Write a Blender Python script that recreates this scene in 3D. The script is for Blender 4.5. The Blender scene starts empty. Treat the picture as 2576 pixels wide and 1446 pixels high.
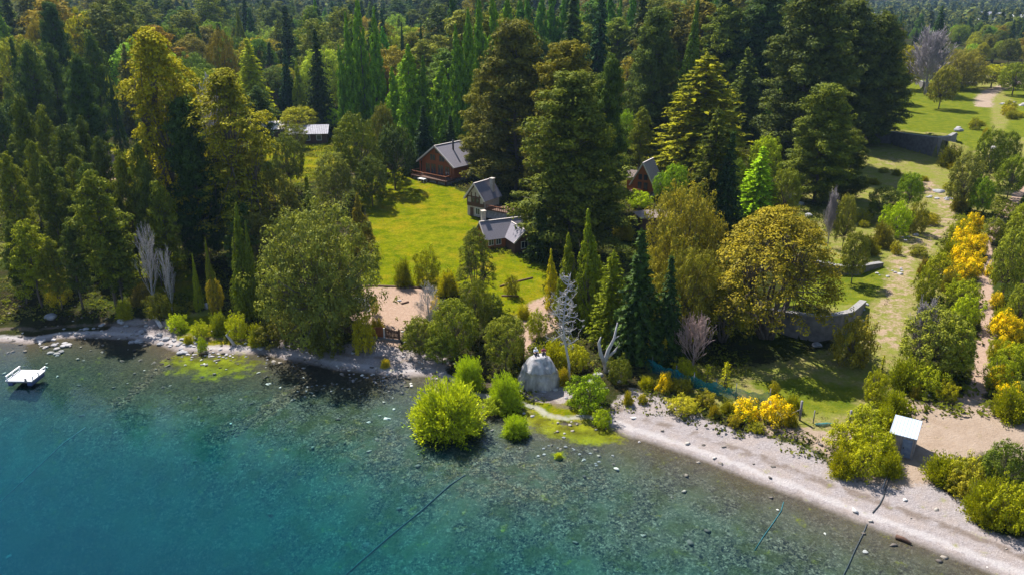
import bpy, bmesh, math, random
import numpy as np
from mathutils import Vector, Matrix

# ------------------------------------------------------------------ scene / camera
scn = bpy.context.scene
COL = scn.collection
F, CX, CY = 2000.0, 1288.0, 723.0        # focal length and centre of the photograph viewed 2576 px wide
HC = 42.0                                 # flying height of the camera
PIT = math.radians(20.5)
cp, sp = math.cos(PIT), math.sin(PIT)
cam_d = bpy.data.cameras.new('camera')
cam = bpy.data.objects.new('camera', cam_d); COL.objects.link(cam)
cam.location = (0, 0, HC)
cam.rotation_euler = (math.pi/2 - PIT, 0, 0)
cam_d.sensor_width = 36.0
cam_d.lens = 36.0 * F / 2576.0
cam_d.clip_start = 0.5; cam_d.clip_end = 6000
scn.camera = cam

def PZ(x, y, z=0.0):
    u = (x-CX)/F; v = (CY-y)/F
    dy = cp + v*sp; dz = -sp + v*cp
    t = (z-HC)/dz
    return (u*t, dy*t)

# ------------------------------------------------------------------ small numpy geometry helpers
def smooth(a, b, x):
    t = np.clip((x-a)/(b-a), 0, 1)
    return t*t*(3-2*t)

def seg_dist(px, py, pts, closed=False):
    d = np.full(px.shape, 1e9); par = np.zeros(px.shape); side = np.zeros(px.shape)
    n = len(pts); m = n if closed else n-1
    for i in range(m):
        ax, ay = pts[i]; bx, by = pts[(i+1) % n]
        ex, ey = bx-ax, by-ay
        L2 = ex*ex+ey*ey+1e-9
        t = np.clip(((px-ax)*ex+(py-ay)*ey)/L2, 0, 1)
        dx, dy = px-(ax+t*ex), py-(ay+t*ey)
        dd = np.hypot(dx, dy)
        k = dd < d
        d = np.where(k, dd, d); par = np.where(k, i+t, par)
        side = np.where(k, np.sign(ex*(py-ay)-ey*(px-ax)), side)
    return d, par, side

def inside(px, py, pts):
    c = np.zeros(px.shape, bool); n = len(pts); j = n-1
    for i in range(n):
        xi, yi = pts[i]; xj, yj = pts[j]
        k = ((yi > py) != (yj > py)) & (px < (xj-xi)*(py-yi)/((yj-yi) if yj != yi else 1e-9)+xi)
        c ^= k; j = i
    return c

def vnoise(x, y, s, seed=0):
    """cheap smooth value noise"""
    x = np.asarray(x, float)/s; y = np.asarray(y, float)/s
    xi = np.floor(x).astype(np.int64); yi = np.floor(y).astype(np.int64)
    fx = x-xi; fy = y-yi; fx = fx*fx*(3-2*fx); fy = fy*fy*(3-2*fy)
    def h(a, b):
        n = (a*374761393 + b*668265263 + seed*974711) & 0x7fffffff
        n = ((n ^ (n >> 13))*1274126177) & 0x7fffffff
        return ((n ^ (n >> 16)) & 0xffff)/65535.0
    return (h(xi, yi)*(1-fx)+h(xi+1, yi)*fx)*(1-fy)+(h(xi, yi+1)*(1-fx)+h(xi+1, yi+1)*fx)*fy

# ------------------------------------------------------------------ the lie of the land
SHORE_PX = [(-120, 868), (0, 860), (70, 866), (150, 852), (230, 850), (330, 855), (400, 868), (440, 884), (520, 888), (600, 892),
            (660, 890), (720, 905), (780, 915), (840, 930), (900, 936), (960, 945), (1020, 950), (1070, 945), (1110, 960), (1150, 1000),
            (1240, 1020), (1330, 1040), (1350, 1062), (1420, 1072), (1480, 1068), (1545, 1082), (1570, 1096), (1640, 1115), (1720, 1142), (1800, 1172), (1900, 1212), (2000, 1250),
            (2100, 1290), (2200, 1330), (2300, 1366), (2400, 1405), (2500, 1445), (2600, 1485), (2800, 1560)]
SHORE = [PZ(x, y) for x, y in SHORE_PX]
x0, y0 = SHORE[0]; x1, y1 = SHORE[-1]
SHORE = [(-900, y0+60), (-300, y0+8), (-120, y0)] + SHORE + [(x1+30, y1-14), (x1+120, y1-70), (900, -600)]

WALLS_PX = {   # curved retaining walls: photo points of their foot, height in metres at each
    'low': ([(1900, 800), (1950, 830), (2000, 846), (2052, 856), (2100, 846), (2132, 830), (2152, 800), (2168, 770)], [1.2, 2.4, 2.8, 2.9, 2.7, 2.3, 1.5, .5]),
    'up':  ([(2120, 335), (2180, 354), (2240, 362), (2300, 380), (2350, 394), (2378, 390), (2393, 374), (2400, 354)], [1.0, 2.0, 2.6, 3.4, 4.0, 4.0, 3.4, 1.6]),
    'mid': ([(2050, 668), (2100, 688), (2150, 690), (2215, 668)], [.5, 1.0, .9, .2]),
    'top': ([(2290, 205), (2330, 230), (2390, 226), (2455, 212)], [1.0, 2.6, 2.2, .4]),
}
WALLS = {}

def height(x, y, terraces=True):
    x = np.asarray(x, float); y = np.asarray(y, float)
    d, par, side = seg_dist(x, y, SHORE)
    s = d*side                                     # + on land
    land = 0.02 + 0.11*np.clip(s, 0, 9) + 0.045*np.clip(s-9, 0, 120) + 0.012*np.clip(s-129, 0, 400)
    land += 0.35*(vnoise(x, y, 22, 3)-.5)*smooth(3, 20, s) + .10*(vnoise(x, y, 4, 8)-.5)*smooth(1, 6, s)
    dep = -s
    bed = -(0.075*np.clip(dep, 0, 12) + 0.16*np.clip(dep-12, 0, 14) + 0.34*np.clip(dep-26, 0, 30))
    bed *= 1 + 1.0*smooth(5, -40, x)*smooth(10, 26, dep) 
    bed += (0.5*(vnoise(x, y, 9, 5)-.5)+.16*(vnoise(x, y, 2.6, 6)-.5))*smooth(3, 16, dep)
    h = np.where(s > 0, land, bed)
    if terraces:
        for k, (pts, hs) in WALLS.items():
            d, par, side = seg_dist(x, y, pts)
            H = np.interp(par, np.arange(len(hs)), hs)
            R = {'low': 16, 'up': 26, 'mid': 12, 'top': 22}[k]
            h = h + np.where(side > 0, H*(1-smooth(3, R, d)), 0)*np.where((par <= 0) | (par >= len(hs)-1), np.clip(1-(d-.4)/3, 0, 1), 1)
    # far slope that fills the top of the picture
    h = h + 0.30*np.clip(y-1400-0.1*x, 0, 900)*smooth(1400, 1700, y-0.1*x)
    return h

def gz(x, y):
    return float(height(np.array([x]), np.array([y]))[0])

def P(x, y):
    z = 1.0
    for _ in range(12):
        X, Y = PZ(x, y, z); z = .5*z+.5*gz(X, Y)
    return X, Y, gz(X, Y)

def PG(x, y):
    z = 1.0
    for _ in range(12):
        X, Y = PZ(x, y, z); z = .5*z+.5*float(height(np.array([X]), np.array([Y]), False)[0])
    return X, Y
WALLS = {k: ([PG(x, y) for x, y in v[0]], v[1]) for k, v in WALLS_PX.items()}

def axis(a, b, step, far0, far1):
    c = list(np.arange(a, b, step)); s = step; v = c[-1]
    while v < far1:
        s *= 1.09; v += s; c.append(v)
    s = step; v = c[0]
    while v > far0:
        s *= 1.09; v -= s; c.insert(0, v)
    return np.array(c)

# ------------------------------------------------------------------ materials
def rgba(c): return (c[0], c[1], c[2], 1)
class NB:
    def __init__(s, name):
        s.m = bpy.data.materials.new(name); s.m.use_nodes = True
        s.t = s.m.node_tree; s.t.nodes.clear()
        s.out = s.t.nodes.new('ShaderNodeOutputMaterial')
    def n(s, typ, **kw):
        nd = s.t.nodes.new(typ)
        for k, v in kw.items():
            if k == 'inp':
                for i, val in v.items():
                    if isinstance(val, bpy.types.NodeSocket): s.t.links.new(val, nd.inputs[i])
                    else: nd.inputs[i].default_value = val
            else: setattr(nd, k, v)
        return nd
    def noise(s, scale, detail=3, vec=None, rough=.55):
        nd = s.n('ShaderNodeTexNoise', inp={'Scale': scale, 'Detail': detail, 'Roughness': rough})
        if vec is not None: s.t.links.new(vec, nd.inputs['Vector'])
        return nd.outputs[0]
    def ramp(s, f, stops):
        nd = s.n('ShaderNodeValToRGB'); cr = nd.color_ramp
        while len(cr.elements) > 1: cr.elements.remove(cr.elements[-1])
        cr.elements[0].position = stops[0][0]; cr.elements[0].color = rgba(stops[0][1]) if not isinstance(stops[0][1], float) else (stops[0][1],)*3+(1,)
        for p, c in stops[1:]:
            e = cr.elements.new(p); e.color = rgba(c) if not isinstance(c, float) else (c, c, c, 1)
        s.t.links.new(f, nd.inputs[0]); return nd.outputs[0]
    def mix(s, f, a, b, mode='MIX'):
        nd = s.n('ShaderNodeMix', data_type='RGBA', blend_type=mode)
        for i, v in ((0, f), (6, a), (7, b)):
            if isinstance(v, bpy.types.NodeSocket): s.t.links.new(v, nd.inputs[i])
            else: nd.inputs[i].default_value = v if i == 0 else rgba(v)
        return nd.outputs[2]
    def math(s, op, a, b=None, clamp=False):
        nd = s.n('ShaderNodeMath', operation=op, use_clamp=clamp)
        for i, v in ((0, a), (1, b)):
            if v is None: continue
            if isinstance(v, bpy.types.NodeSocket): s.t.links.new(v, nd.inputs[i])
            else: nd.inputs[i].default_value = v
        return nd.outputs[0]
    def attr(s, name): return s.n('ShaderNodeAttribute', attribute_name=name).outputs['Fac']
    def bump(s, h, strength, dist):
        return s.n('ShaderNodeBump', inp={'Height': h, 'Strength': strength, 'Distance': dist}).outputs[0]
    def pos(s): return s.n('ShaderNodeNewGeometry').outputs['Position']
    def surf(s, sock, vol=None):
        if sock is not None: s.t.links.new(sock, s.out.inputs[0])
        if vol is not None: s.t.links.new(vol, s.out.inputs[1])
        return s.m
    def pbr(s, col, rough=.8, normal=None, metal=0., spec=.3):
        b = s.n('ShaderNodeBsdfPrincipled')
        for k, v in (('Base Color', col), ('Roughness', rough), ('Metallic', metal), ('Specular IOR Level', spec)):
            if isinstance(v, bpy.types.NodeSocket): s.t.links.new(v, b.inputs[k])
            else: b.inputs[k].default_value = rgba(v) if k == 'Base Color' else v
        if normal is not None: s.t.links.new(normal, b.inputs['Normal'])
        return s.surf(b.outputs[0])

def mat_simple(name, c1, c2, scale=3, rough=.8, metal=0., bump=.0, detail=4, spec=.3, stretch=None):
    b = NB(name)
    tc = b.n('ShaderNodeTexCoord').outputs['Object']
    if stretch:
        mp = b.n('ShaderNodeMapping', inp={'Vector': tc, 'Scale': stretch}); tc = mp.outputs[0]
    f = b.noise(scale, detail, tc)
    col = b.ramp(f, [(.3, c1), (.7, c2)])
    nm = b.bump(f, bump, .05) if bump else None
    return b.pbr(col, rough, nm, metal, spec)

def mat_ground():
    b = NB('ground_surface')
    pos = b.pos()
    n_big = b.noise(.12, 4, pos); n_mid = b.noise(.6, 5, pos); n_fine = b.noise(3.2, 5, pos, .7); n_peb = b.noise(9, 3, pos, .7)
    edge = b.math('MULTIPLY', b.math('SUBTRACT', b.noise(.8, 6, pos, .68), .5), 1.5)
    def mask(name, k=1.0, w=.16):
        a = b.math('ADD', b.attr(name), b.math('MULTIPLY', edge, k))
        nd = b.n('ShaderNodeMapRange', interpolation_type='SMOOTHSTEP', inp={'Value': a, 'From Min': .5-w, 'From Max': .5+w})
        return nd.outputs[0]
    # forest floor: litter, moss and undergrowth
    col = b.mix(b.ramp(n_fine, [(.38, 0.), (.66, 1.)]), (.020, .025, .010), (.062, .046, .024))
    col = b.mix(b.ramp(n_big, [(.45, 0.), (.62, 1.)]), col, (.04, .055, .010))
    # dry meadow
    md = b.mix(b.ramp(n_fine, [(.35, 0.), (.65, 1.)]), (.17, .17, .035), (.34, .26, .13))
    md = b.mix(b.ramp(n_mid, [(.36, 0.), (.60, 1.)]), md, b.mix(n_fine, (.11, .15, .018), (.28, .27, .055)))
    col = b.mix(mask('meadow'), col, md)
    # lawn
    lw = b.mix(b.ramp(n_mid, [(.3, 0.), (.7, 1.)]), (.075, .125, .002), (.225, .228, .004))
    lw = b.mix(b.ramp(b.noise(.25, 5, pos, .6), [(.47, 0.), (.66, .85)]), lw, (.30, .22, .012))
    lw = b.mix(b.ramp(n_fine, [(.36, .6), (.56, 0.)]), lw, (.075, .10, .004))
    lw = b.mix(b.ramp(b.noise(1.7, 4, pos, .65), [(.55, 0.), (.68, .5)]), lw, (.33, .27, .03))
    col = b.mix(mask('lawn', .8), col, lw)
    # cooler, denser grass behind the walls
    gr = b.mix(b.ramp(n_mid, [(.3, 0.), (.7, 1.)]), (.09, .125, .010), (.205, .205, .020))
    gr = b.mix(b.ramp(n_fine, [(.35, .5), (.6, 0.)]), gr, (.07, .12, .01))
    col = b.mix(mask('grass', 1.5, .3), col, gr)
    # trodden earth
    dt = b.mix(b.ramp(n_fine, [(.3, 0.), (.7, 1.)]), (.34, .225, .16), (.47, .34, .26))
    dt = b.mix(b.ramp(n_peb, [(.28, .6), (.42, 0.)]), dt, (.22, .14, .08))
    col = b.mix(mask('dirt', .9), col, dt)
    # sandy ground round the shed
    sd = b.mix(b.ramp(n_mid, [(.3, 0.), (.7, 1.)]), (.33, .245, .18), (.40, .31, .24))
    sd = b.mix(b.ramp(n_fine, [(.30, .7), (.45, 0.)]), sd, (.30, .21, .13))
    col = b.mix(mask('sand', 1.), col, sd)
    # pale beach gravel
    gv = b.mix(b.ramp(n_fine, [(.3, 0.), (.7, 1.)]), (.29, .25, .245), (.40, .355, .35))
    gv = b.mix(b.ramp(n_mid, [(.42, 0.), (.60, .55)]), gv, (.37, .30, .26))
    gv = b.mix(b.ramp(n_peb, [(.32, .7), (.47, 0.)]), gv, (.20, .175, .16))
    gv = b.mix(b.ramp(b.noise(14, 2, pos, .5), [(.60, 0.), (.72, .7)]), gv, (.66, .61, .60))
    col = b.mix(mask('gravel', .9), col, gv)
    # the lake bed: stones under water, by depth
    z = b.n('ShaderNodeSeparateXYZ', inp={0: pos}).outputs[2]
    zj = b.math('ADD', z, b.math('MULTIPLY', edge, .10))
    def band(c, w): return b.ramp(b.math('ABSOLUTE', b.math('MULTIPLY', b.math('SUBTRACT', zj, c), 1/w)), [(.35, 1.), (1., 0.)])
    # washed-up lines of darker grit and a pale ridge of coarse pebbles
    col = b.mix(b.math('MULTIPLY', band(.17, .06), .55), col, b.mix(n_fine, (.46, .42, .41), (.60, .56, .55)))
    col = b.mix(b.math('MULTIPLY', b.math('MULTIPLY', band(.40, .07), .75), b.ramp(n_mid, [(.40, 0.), (.55, 1.)])), col, (.17, .13, .105))
    damp = b.n('ShaderNodeMapRange', interpolation_type='SMOOTHSTEP', inp={'Value': zj, 'From Min': .12, 'From Max': .02}).outputs[0]
    col = b.mix(b.math('MULTIPLY', damp, .6), col, (.15, .125, .11))
    vo = b.n('ShaderNodeTexVoronoi', feature='F1', inp={'Vector': pos, 'Scale': 4.2, 'Randomness': 1.})
    sep = b.n('ShaderNodeSeparateColor', inp={0: vo.outputs['Color']}).outputs[0]
    vo2 = b.n('ShaderNodeTexVoronoi', feature='F1', inp={'Vector': pos, 'Scale': 8.5, 'Randomness': 1.})
    sep2 = b.n('ShaderNodeSeparateColor', inp={0: vo2.outputs['Color']}).outputs[1]
    st = b.math('ADD', b.math('MULTIPLY', sep, .5), b.math('MULTIPLY', sep2, .5))
    bed = b.ramp(st, [(.2, (.018, .018, .018)), (.45, (.075, .07, .055)), (.72, (.125, .12, .085)), (.90, (.25, .24, .19))])
    bed = b.mix(b.ramp(n_mid, [(.45, 0.), (.62, .65)]), bed, (.065, .07, .022))
    bed = b.mix(b.ramp(b.noise(.22, 5, pos, .6), [(.46, 0.), (.66, .42)]), bed, (.15, .18, .12))
    bed = b.mix(b.math('MULTIPLY', mask('silt', 1.2, .35), .8), bed, b.mix(st, (.022, .020, .012), (.105, .09, .05)))
    bed = b.mix(b.math('MULTIPLY', mask('rubble', 1.2), .8), bed, b.ramp(st, [(.2, (.03, .025, .02)), (.6, (.13, .09, .055)), (.9, (.34, .27, .18))]))
    shallow = b.n('ShaderNodeMapRange', inp={'Value': z, 'From Min': -.55, 'From Max': -.02}).outputs[0]
    bed = b.mix(b.math('MULTIPLY', shallow, .7), bed, b.mix(n_fine, (.065, .052, .036), (.15, .12, .085)))
    wet = b.n('ShaderNodeMapRange', interpolation_type='SMOOTHSTEP', inp={'Value': b.math('ADD', z, b.math('MULTIPLY', edge, .05)), 'From Min': -.03, 'From Max': .07}).outputs[0]
    col = b.mix(wet, bed, col)
    # bright weed lying in the shallows
    al = b.mix(b.ramp(n_mid, [(.35, 0.), (.65, 1.)]), (.13, .13, .006), (.30, .32, .012))
    al = b.mix(b.ramp(n_fine, [(.3, .5), (.5, 0.)]), al, (.07, .055, .012))
    col = b.mix(b.math('MULTIPLY', mask('weed', 1.7, .3), .9), col, al)
    col = b.mix(1., col, (.76, .76, .76), 'MULTIPLY')
    hgt = b.math('ADD', b.math('MULTIPLY', n_fine, 1.), b.math('MULTIPLY', n_peb, .5))
    nm = b.bump(hgt, .7, .22)
    return b.pbr(col, 1., nm, 0, 0.)

# ------------------------------------------------------------------ the ground
def build_ground():
    xs = axis(-135, 135, .5, -2100, 2100); ys = axis(38, 285, .5, -160, 2900)
    X, Y = np.meshgrid(xs, ys)
    x, y = X.ravel(), Y.ravel()
    z = height(x, y)
    ny, nx = X.shape
    me = bpy.data.meshes.new('ground')
    me.vertices.add(nx*ny)
    me.vertices.foreach_set('co', np.stack([x, y, z], 1).ravel())
    i = np.arange((ny-1)*(nx-1)); r = i//(nx-1); c = i % (nx-1); a = r*nx+c
    q = np.stack([a, a+1, a+nx+1, a+nx], 1).ravel()
    me.loops.add(len(q)); me.loops.foreach_set('vertex_index', q)
    me.polygons.add(len(i)); me.polygons.foreach_set('loop_start', np.arange(len(i))*4); me.polygons.foreach_set('loop_total', np.full(len(i), 4))
    me.polygons.foreach_set('use_smooth', np.ones(len(i), bool))
    me.update()
    def poly(pts, soft=1.2):
        w = [PG(px, py) for px, py in pts]
        d, _, _ = seg_dist(x, y, w, True)
        return np.clip(.5+np.where(inside(x, y, w), d, -d)/(2*soft), 0, 1)
    def line(pts, wid, soft=1.0, z0=2.0):
        w = [PG(px, py) for px, py in pts]
        d, _, _ = seg_dist(x, y, w)
        return np.clip(.5+(wid/2-d)/(2*soft), 0, 1)
    sd, _, side = seg_dist(x, y, SHORE); s = sd*side
    A = {}
    A['lawn'] = np.maximum.reduce([
        poly([(905, 724), (915, 655), (935, 600), (930, 555), (900, 500), (900, 440), (960, 415), (1050, 430), (1120, 462), (1180, 492), (1200, 545), (1290, 640), (1380, 640), (1400, 720), (1350, 770), (1270, 800), (1190, 726)]),
        poly([(620, 350), (760, 365), (900, 330), (880, 410), (820, 450), (700, 470), (630, 450)]),
        poly([(1570, 340), (1680, 330), (1700, 400), (1600, 400)]), poly([(190, 330), (330, 380), (330, 410), (210, 380)]),
        poly([(280, 560), (400, 560), (520, 740), (470, 800), (430, 810), (330, 760)]),
        poly([(440, 800), (560, 790), (690, 830), (660, 872), (560, 870), (450, 860)]),
        poly([(1350, 1010), (1430, 1000), (1530, 1020), (1548, 1082), (1470, 1066), (1330, 1050), (1310, 1020)], .5),
    ])
    A['grass'] = np.maximum.reduce([
        poly([(1930, 790), (2050, 660), (2240, 665), (2230, 720), (2180, 775), (2060, 812)]),
        poly([(2160, 330), (2260, 215), (2440, 195), (2490, 260), (2500, 350), (2440, 420), (2350, 340)]),
        poly([(1880, 960), (2030, 950), (2170, 975), (2150, 1040), (2000, 1040)]),
        poly([(2500, 215), (2700, 215), (2700, 350), (2520, 345), (2560, 260)])])
    A['meadow'] = np.maximum.reduce([poly([(1960, 600), (2080, 420), (2140, 370), (2160, 330), (2440, 180), (2620, 220), (2700, 400), (2560, 500), (2460, 620), (2420, 760), (2300, 900), (2280, 1000), (2160, 1110), (2020, 1090), (1850, 1050), (1680, 990), (1600, 930), (1700, 900), (1830, 930), (2100, 880), (2060, 800)], 2),
        poly([(400, 800), (520, 780), (690, 830), (660, 884), (440, 878)]), .42*(vnoise(x, y, 14, 4) > .72)*(s > 12)*(s < 90)])
    A['gravel'] = np.maximum.reduce([
        np.clip(.5+(np.where(x < PZ(330, 860)[0], 1.4, 2.2)+2.6*(vnoise(x, y, 5, 2)-.5)-s)/1.6, 0, 1)*(x < PZ(1130, 900)[0]),
        np.clip(.5+(1.8-s)/1.6, 0, 1)*(x > PZ(1545, 1080)[0]),
        poly([(1535, 1075), (1540, 1010), (1590, 978), (1680, 1003), (1740, 1036), (1820, 1070), (2000, 1115), (2070, 1155), (2110, 1195), (2260, 1225), (2330, 1215), (2420, 1260), (2470, 1335), (2620, 1365), (2900, 1450), (2900, 1620), (1900, 1225)], 1.0),
        poly([(680, 862), (780, 855), (900, 868), (940, 855), (1010, 880), (1080, 885), (1130, 905), (1110, 960), (860, 945)], .8),
        poly([(300, 800), (420, 800), (450, 850), (440, 890), (330, 870), (240, 862)]),
        poly([(1320, 940), (1420, 965), (1450, 990), (1420, 1015), (1350, 1010), (1300, 985)], .6)])
    A['dirt'] = np.maximum.reduce([
        poly([(905, 724), (1075, 724), (1090, 770), (1060, 810), (1015, 830), (1000, 875), (920, 880), (930, 830), (875, 800), (930, 760)]),
        poly([(1310, 775), (1390, 735), (1420, 820), (1345, 850), (1325, 895), (1290, 880), (1310, 820)]),
        line([(2620, 440), (2560, 490), (2535, 530), (2490, 590), (2475, 620), (2492, 660), (2480, 700), (2478, 760), (2488, 820), (2476, 880), (2468, 960), (2440, 1010)], 1.7, .6),
        line([(265, 385), (275, 430), (300, 470), (310, 560)], 3.5, 1.), poly([(60, 390), (200, 400), (190, 430), (70, 420)]),
        .47*line([(2330, 460), (2400, 540), (2270, 660), (2240, 800), (2230, 860)], 6, 2.), .5*poly([(2190, 400), (2240, 392), (2290, 402), (2262, 420), (2205, 418)], 4)])
    A['sand'] = np.maximum.reduce([
        poly([(2270, 1010), (2400, 1000), (2490, 1005), (2560, 1050), (2900, 1120), (2900, 1200), (2480, 1140), (2350, 1160), (2340, 1220), (2420, 1260), (2260, 1235), (2120, 1200), (2060, 1130), (1990, 1100), (1850, 1072), (1900, 1060), (2100, 1085), (2200, 1060)]),
        line([(2700, 190), (2540, 212), (2490, 232), (2474, 250), (2476, 268)], 5., 2.2)])
    A['weed'] = np.maximum.reduce([
        poly([(420, 905), (480, 896), (600, 898), (640, 915), (610, 940), (520, 948), (440, 930)], 2.2),
        poly([(1330, 1035), (1420, 1068), (1480, 1062), (1545, 1078), (1570, 1105), (1520, 1120), (1430, 1112), (1350, 1090), (1300, 1060), (1220, 1020)], 1.), poly([(1390, 1140), (1415, 1135), (1420, 1150), (1395, 1152)], .4)])
    A['silt'] = poly([(-200, 840), (400, 850), (700, 890), (980, 940), (960, 1000), (640, 1000), (420, 1010), (200, 1050), (-200, 1060)], 5)
    A['rubble'] = np.maximum.reduce([
        line([(770, 970), (700, 1010), (640, 1060), (545, 1095)], 2.4, 1.0, -.3), line([(425, 895), (370, 960), (290, 1020)], 1.6, 1.2, -.3),
        poly([(600, 1120), (900, 1060), (1300, 1120), (1500, 1140), (1600, 1260), (1350, 1330), (1000, 1280)], 8)*.62])
    for k, v in A.items():
        at = me.attributes.new(k, 'FLOAT', 'POINT'); at.data.foreach_set('value', v.astype(np.float32))
    me.materials.append(mat_ground())
    o = bpy.data.objects.new('ground', me); COL.objects.link(o); o['kind'] = 'structure'
    return o
build_ground()

def finish(o, label=None, cat=None, group=None, kind=None):
    if label: o['label'] = label
    if cat: o['category'] = cat
    if group: o['group'] = group
    if kind: o['kind'] = kind
    return o

# ------------------------------------------------------------------ water (a real body of it: clear top, tinted volume)
def build_water():
    b = NB('lake_water')
    pos = b.pos()
    wv = b.math('ADD', b.noise(1.3, 5, pos, .6), b.math('MULTIPLY', b.noise(.35, 3, pos), .8))
    nm = b.bump(wv, .22, .08)
    fr = b.n('ShaderNodeFresnel', inp={'IOR': 1.33, 'Normal': nm}).outputs[0]
    gl = b.n('ShaderNodeBsdfGlossy', inp={'Roughness': .03, 'Normal': nm, 'Color': (.38, .42, .46, 1)}).outputs[0]
    tr = b.n('ShaderNodeBsdfTransparent', inp={'Color': (1, 1, 1, 1)}).outputs[0]
    mx = b.n('ShaderNodeMixShader', inp={0: fr, 1: tr, 2: gl}).outputs[0]
    ab = b.n('ShaderNodeVolumeAbsorption', inp={'Color': (.0, .78, .845, 1), 'Density': .31}).outputs[0]
    sc = b.n('ShaderNodeVolumeScatter', inp={'Color': (.002, .52, .82, 1), 'Density': .027, 'Anisotropy': .2}).outputs[0]
    vol = b.n('ShaderNodeAddShader', inp={0: ab, 1: sc}).outputs[0]
    m = b.surf(mx, vol)
    bm = bmesh.new()
    bmesh.ops.create_cube(bm, size=1)
    for v in bm.verts:
        v.co = Vector((v.co.x*1800, -155+95+v.co.y*310, (v.co.z-.5)*45))
    me = bpy.data.meshes.new('lake_water'); bm.to_mesh(me); bm.free(); me.materials.append(m)
    o = bpy.data.objects.new('lake_water', me); COL.objects.link(o); o['kind'] = 'structure'
    o.location.x = -140
build_water()

# ------------------------------------------------------------------ foliage machinery
rng = np.random.default_rng(7)
def nrm(v): return v/np.maximum(np.linalg.norm(v, axis=-1, keepdims=True), 1e-9)
def rdir(n, r): return nrm(r.normal(size=(n, 3)))

class Leaves:
    def __init__(s, seed): s.r = np.random.default_rng(seed); s.C = []; s.N = []; s.U = []; s.L = []; s.W = []; s.V = []
    def add(s, C, N, U, L, W, V):
        s.C.append(C); s.N.append(N); s.U.append(U); s.L.append(np.broadcast_to(L, len(C))); s.W.append(np.broadcast_to(W, len(C))); s.V.append(np.broadcast_to(V, len(C)))
    def clump(s, c, rad, n, L, W, yaw=0., tilt=0., rand=.26, up=.32, skip=.35, radial=0.):
        """leaves over the skin of an ellipsoid clump"""
        r = s.r
        d = rdir(n, r)
        k = (d[:, 2] > -.25) | (r.random(n) > skip); d = d[k]; n = len(d)
        p = d*np.array(rad)*(1-.38*r.random((n, 1))**1.6)
        nn = nrm(d/np.array(rad))
        ca, sa, ct, st = math.cos(yaw), math.sin(yaw), math.cos(tilt), math.sin(tilt)
        R = np.array([[ca, -sa, 0], [sa, ca, 0], [0, 0, 1]]) @ np.array([[ct, 0, st], [0, 1, 0], [-st, 0, ct]])
        p = p @ R.T; nn = nn @ R.T
        nn = nrm(nn + rand*rdir(n, r) + np.array([0, 0, up]))
        u = rdir(n, r) if not radial else nrm(rdir(n, r)*(1-radial) + (nrm(p)+np.array([0, 0, .2]))*radial)
        u = nrm(u - nn*np.sum(u*nn, 1, keepdims=True))
        sz = .7+.6*r.random(n)
        s.add(p+np.array(c), nn, u, L*sz, W*sz, r.random()*.5+.5*r.random(n))
    def mesh(s, name, mat):
        C = np.concatenate(s.C); N = np.concatenate(s.N); U = np.concatenate(s.U); L = np.concatenate(s.L)[:, None]; W = np.concatenate(s.W)[:, None]; V = np.concatenate(s.V)
        B = np.cross(N, U)
        fold = N*W*.18
        co = np.stack([C-U*L*.5, C+B*W*.5-fold, C+U*L*.5, C-B*W*.5-fold], 1).reshape(-1, 3)
        n = len(C)
        me = bpy.data.meshes.new(name)
        me.vertices.add(4*n); me.vertices.foreach_set('co', co.ravel())
        me.loops.add(4*n); me.loops.foreach_set('vertex_index', np.arange(4*n))
        me.polygons.add(n); me.polygons.foreach_set('loop_start', np.arange(n)*4); me.polygons.foreach_set('loop_total', np.full(n, 4))
        me.update()
        at = me.attributes.new('leafvar', 'FLOAT', 'FACE'); at.data.foreach_set('value', V.astype(np.float32))
        me.materials.append(mat)
        return me

def tube_mesh(name, lines, mat, sides=6):
    """lines: list of (points Nx3, radii N) -> one mesh of tapered tubes"""
    vs, fs = [], []
    for pts, rad in lines:
        pts = np.asarray(pts, float); n = len(pts); b0 = len(vs)
        k = sides if max(rad) > .06 else 4 if max(rad) > .03 else 3
        for i in range(n):
            t = nrm(pts[min(i+1, n-1)]-pts[max(i-1, 0)])
            a = np.cross(t, [0, 0, 1.]) if abs(t[2]) < .9 else np.cross(t, [1., 0, 0]); a = nrm(a); b = np.cross(t, a)
            for j in range(k):
                an = 2*math.pi*j/k
                vs.append(pts[i]+rad[i]*(math.cos(an)*a+math.sin(an)*b))
        for i in range(n-1):
            for j in range(k):
                fs.append((b0+i*k+j, b0+i*k+(j+1) % k, b0+(i+1)*k+(j+1) % k, b0+(i+1)*k+j))
        fs.append(tuple(b0+(n-1)*k+j for j in range(k)))
        fs.append(tuple(b0+j for j in reversed(range(k))))
    me = bpy.data.meshes.new(name)
    me.from_pydata([tuple(v) for v in vs], [], fs)
    me.polygons.foreach_set('use_smooth', np.ones(len(me.polygons), bool))
    me.materials.append(mat)
    return me

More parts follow.
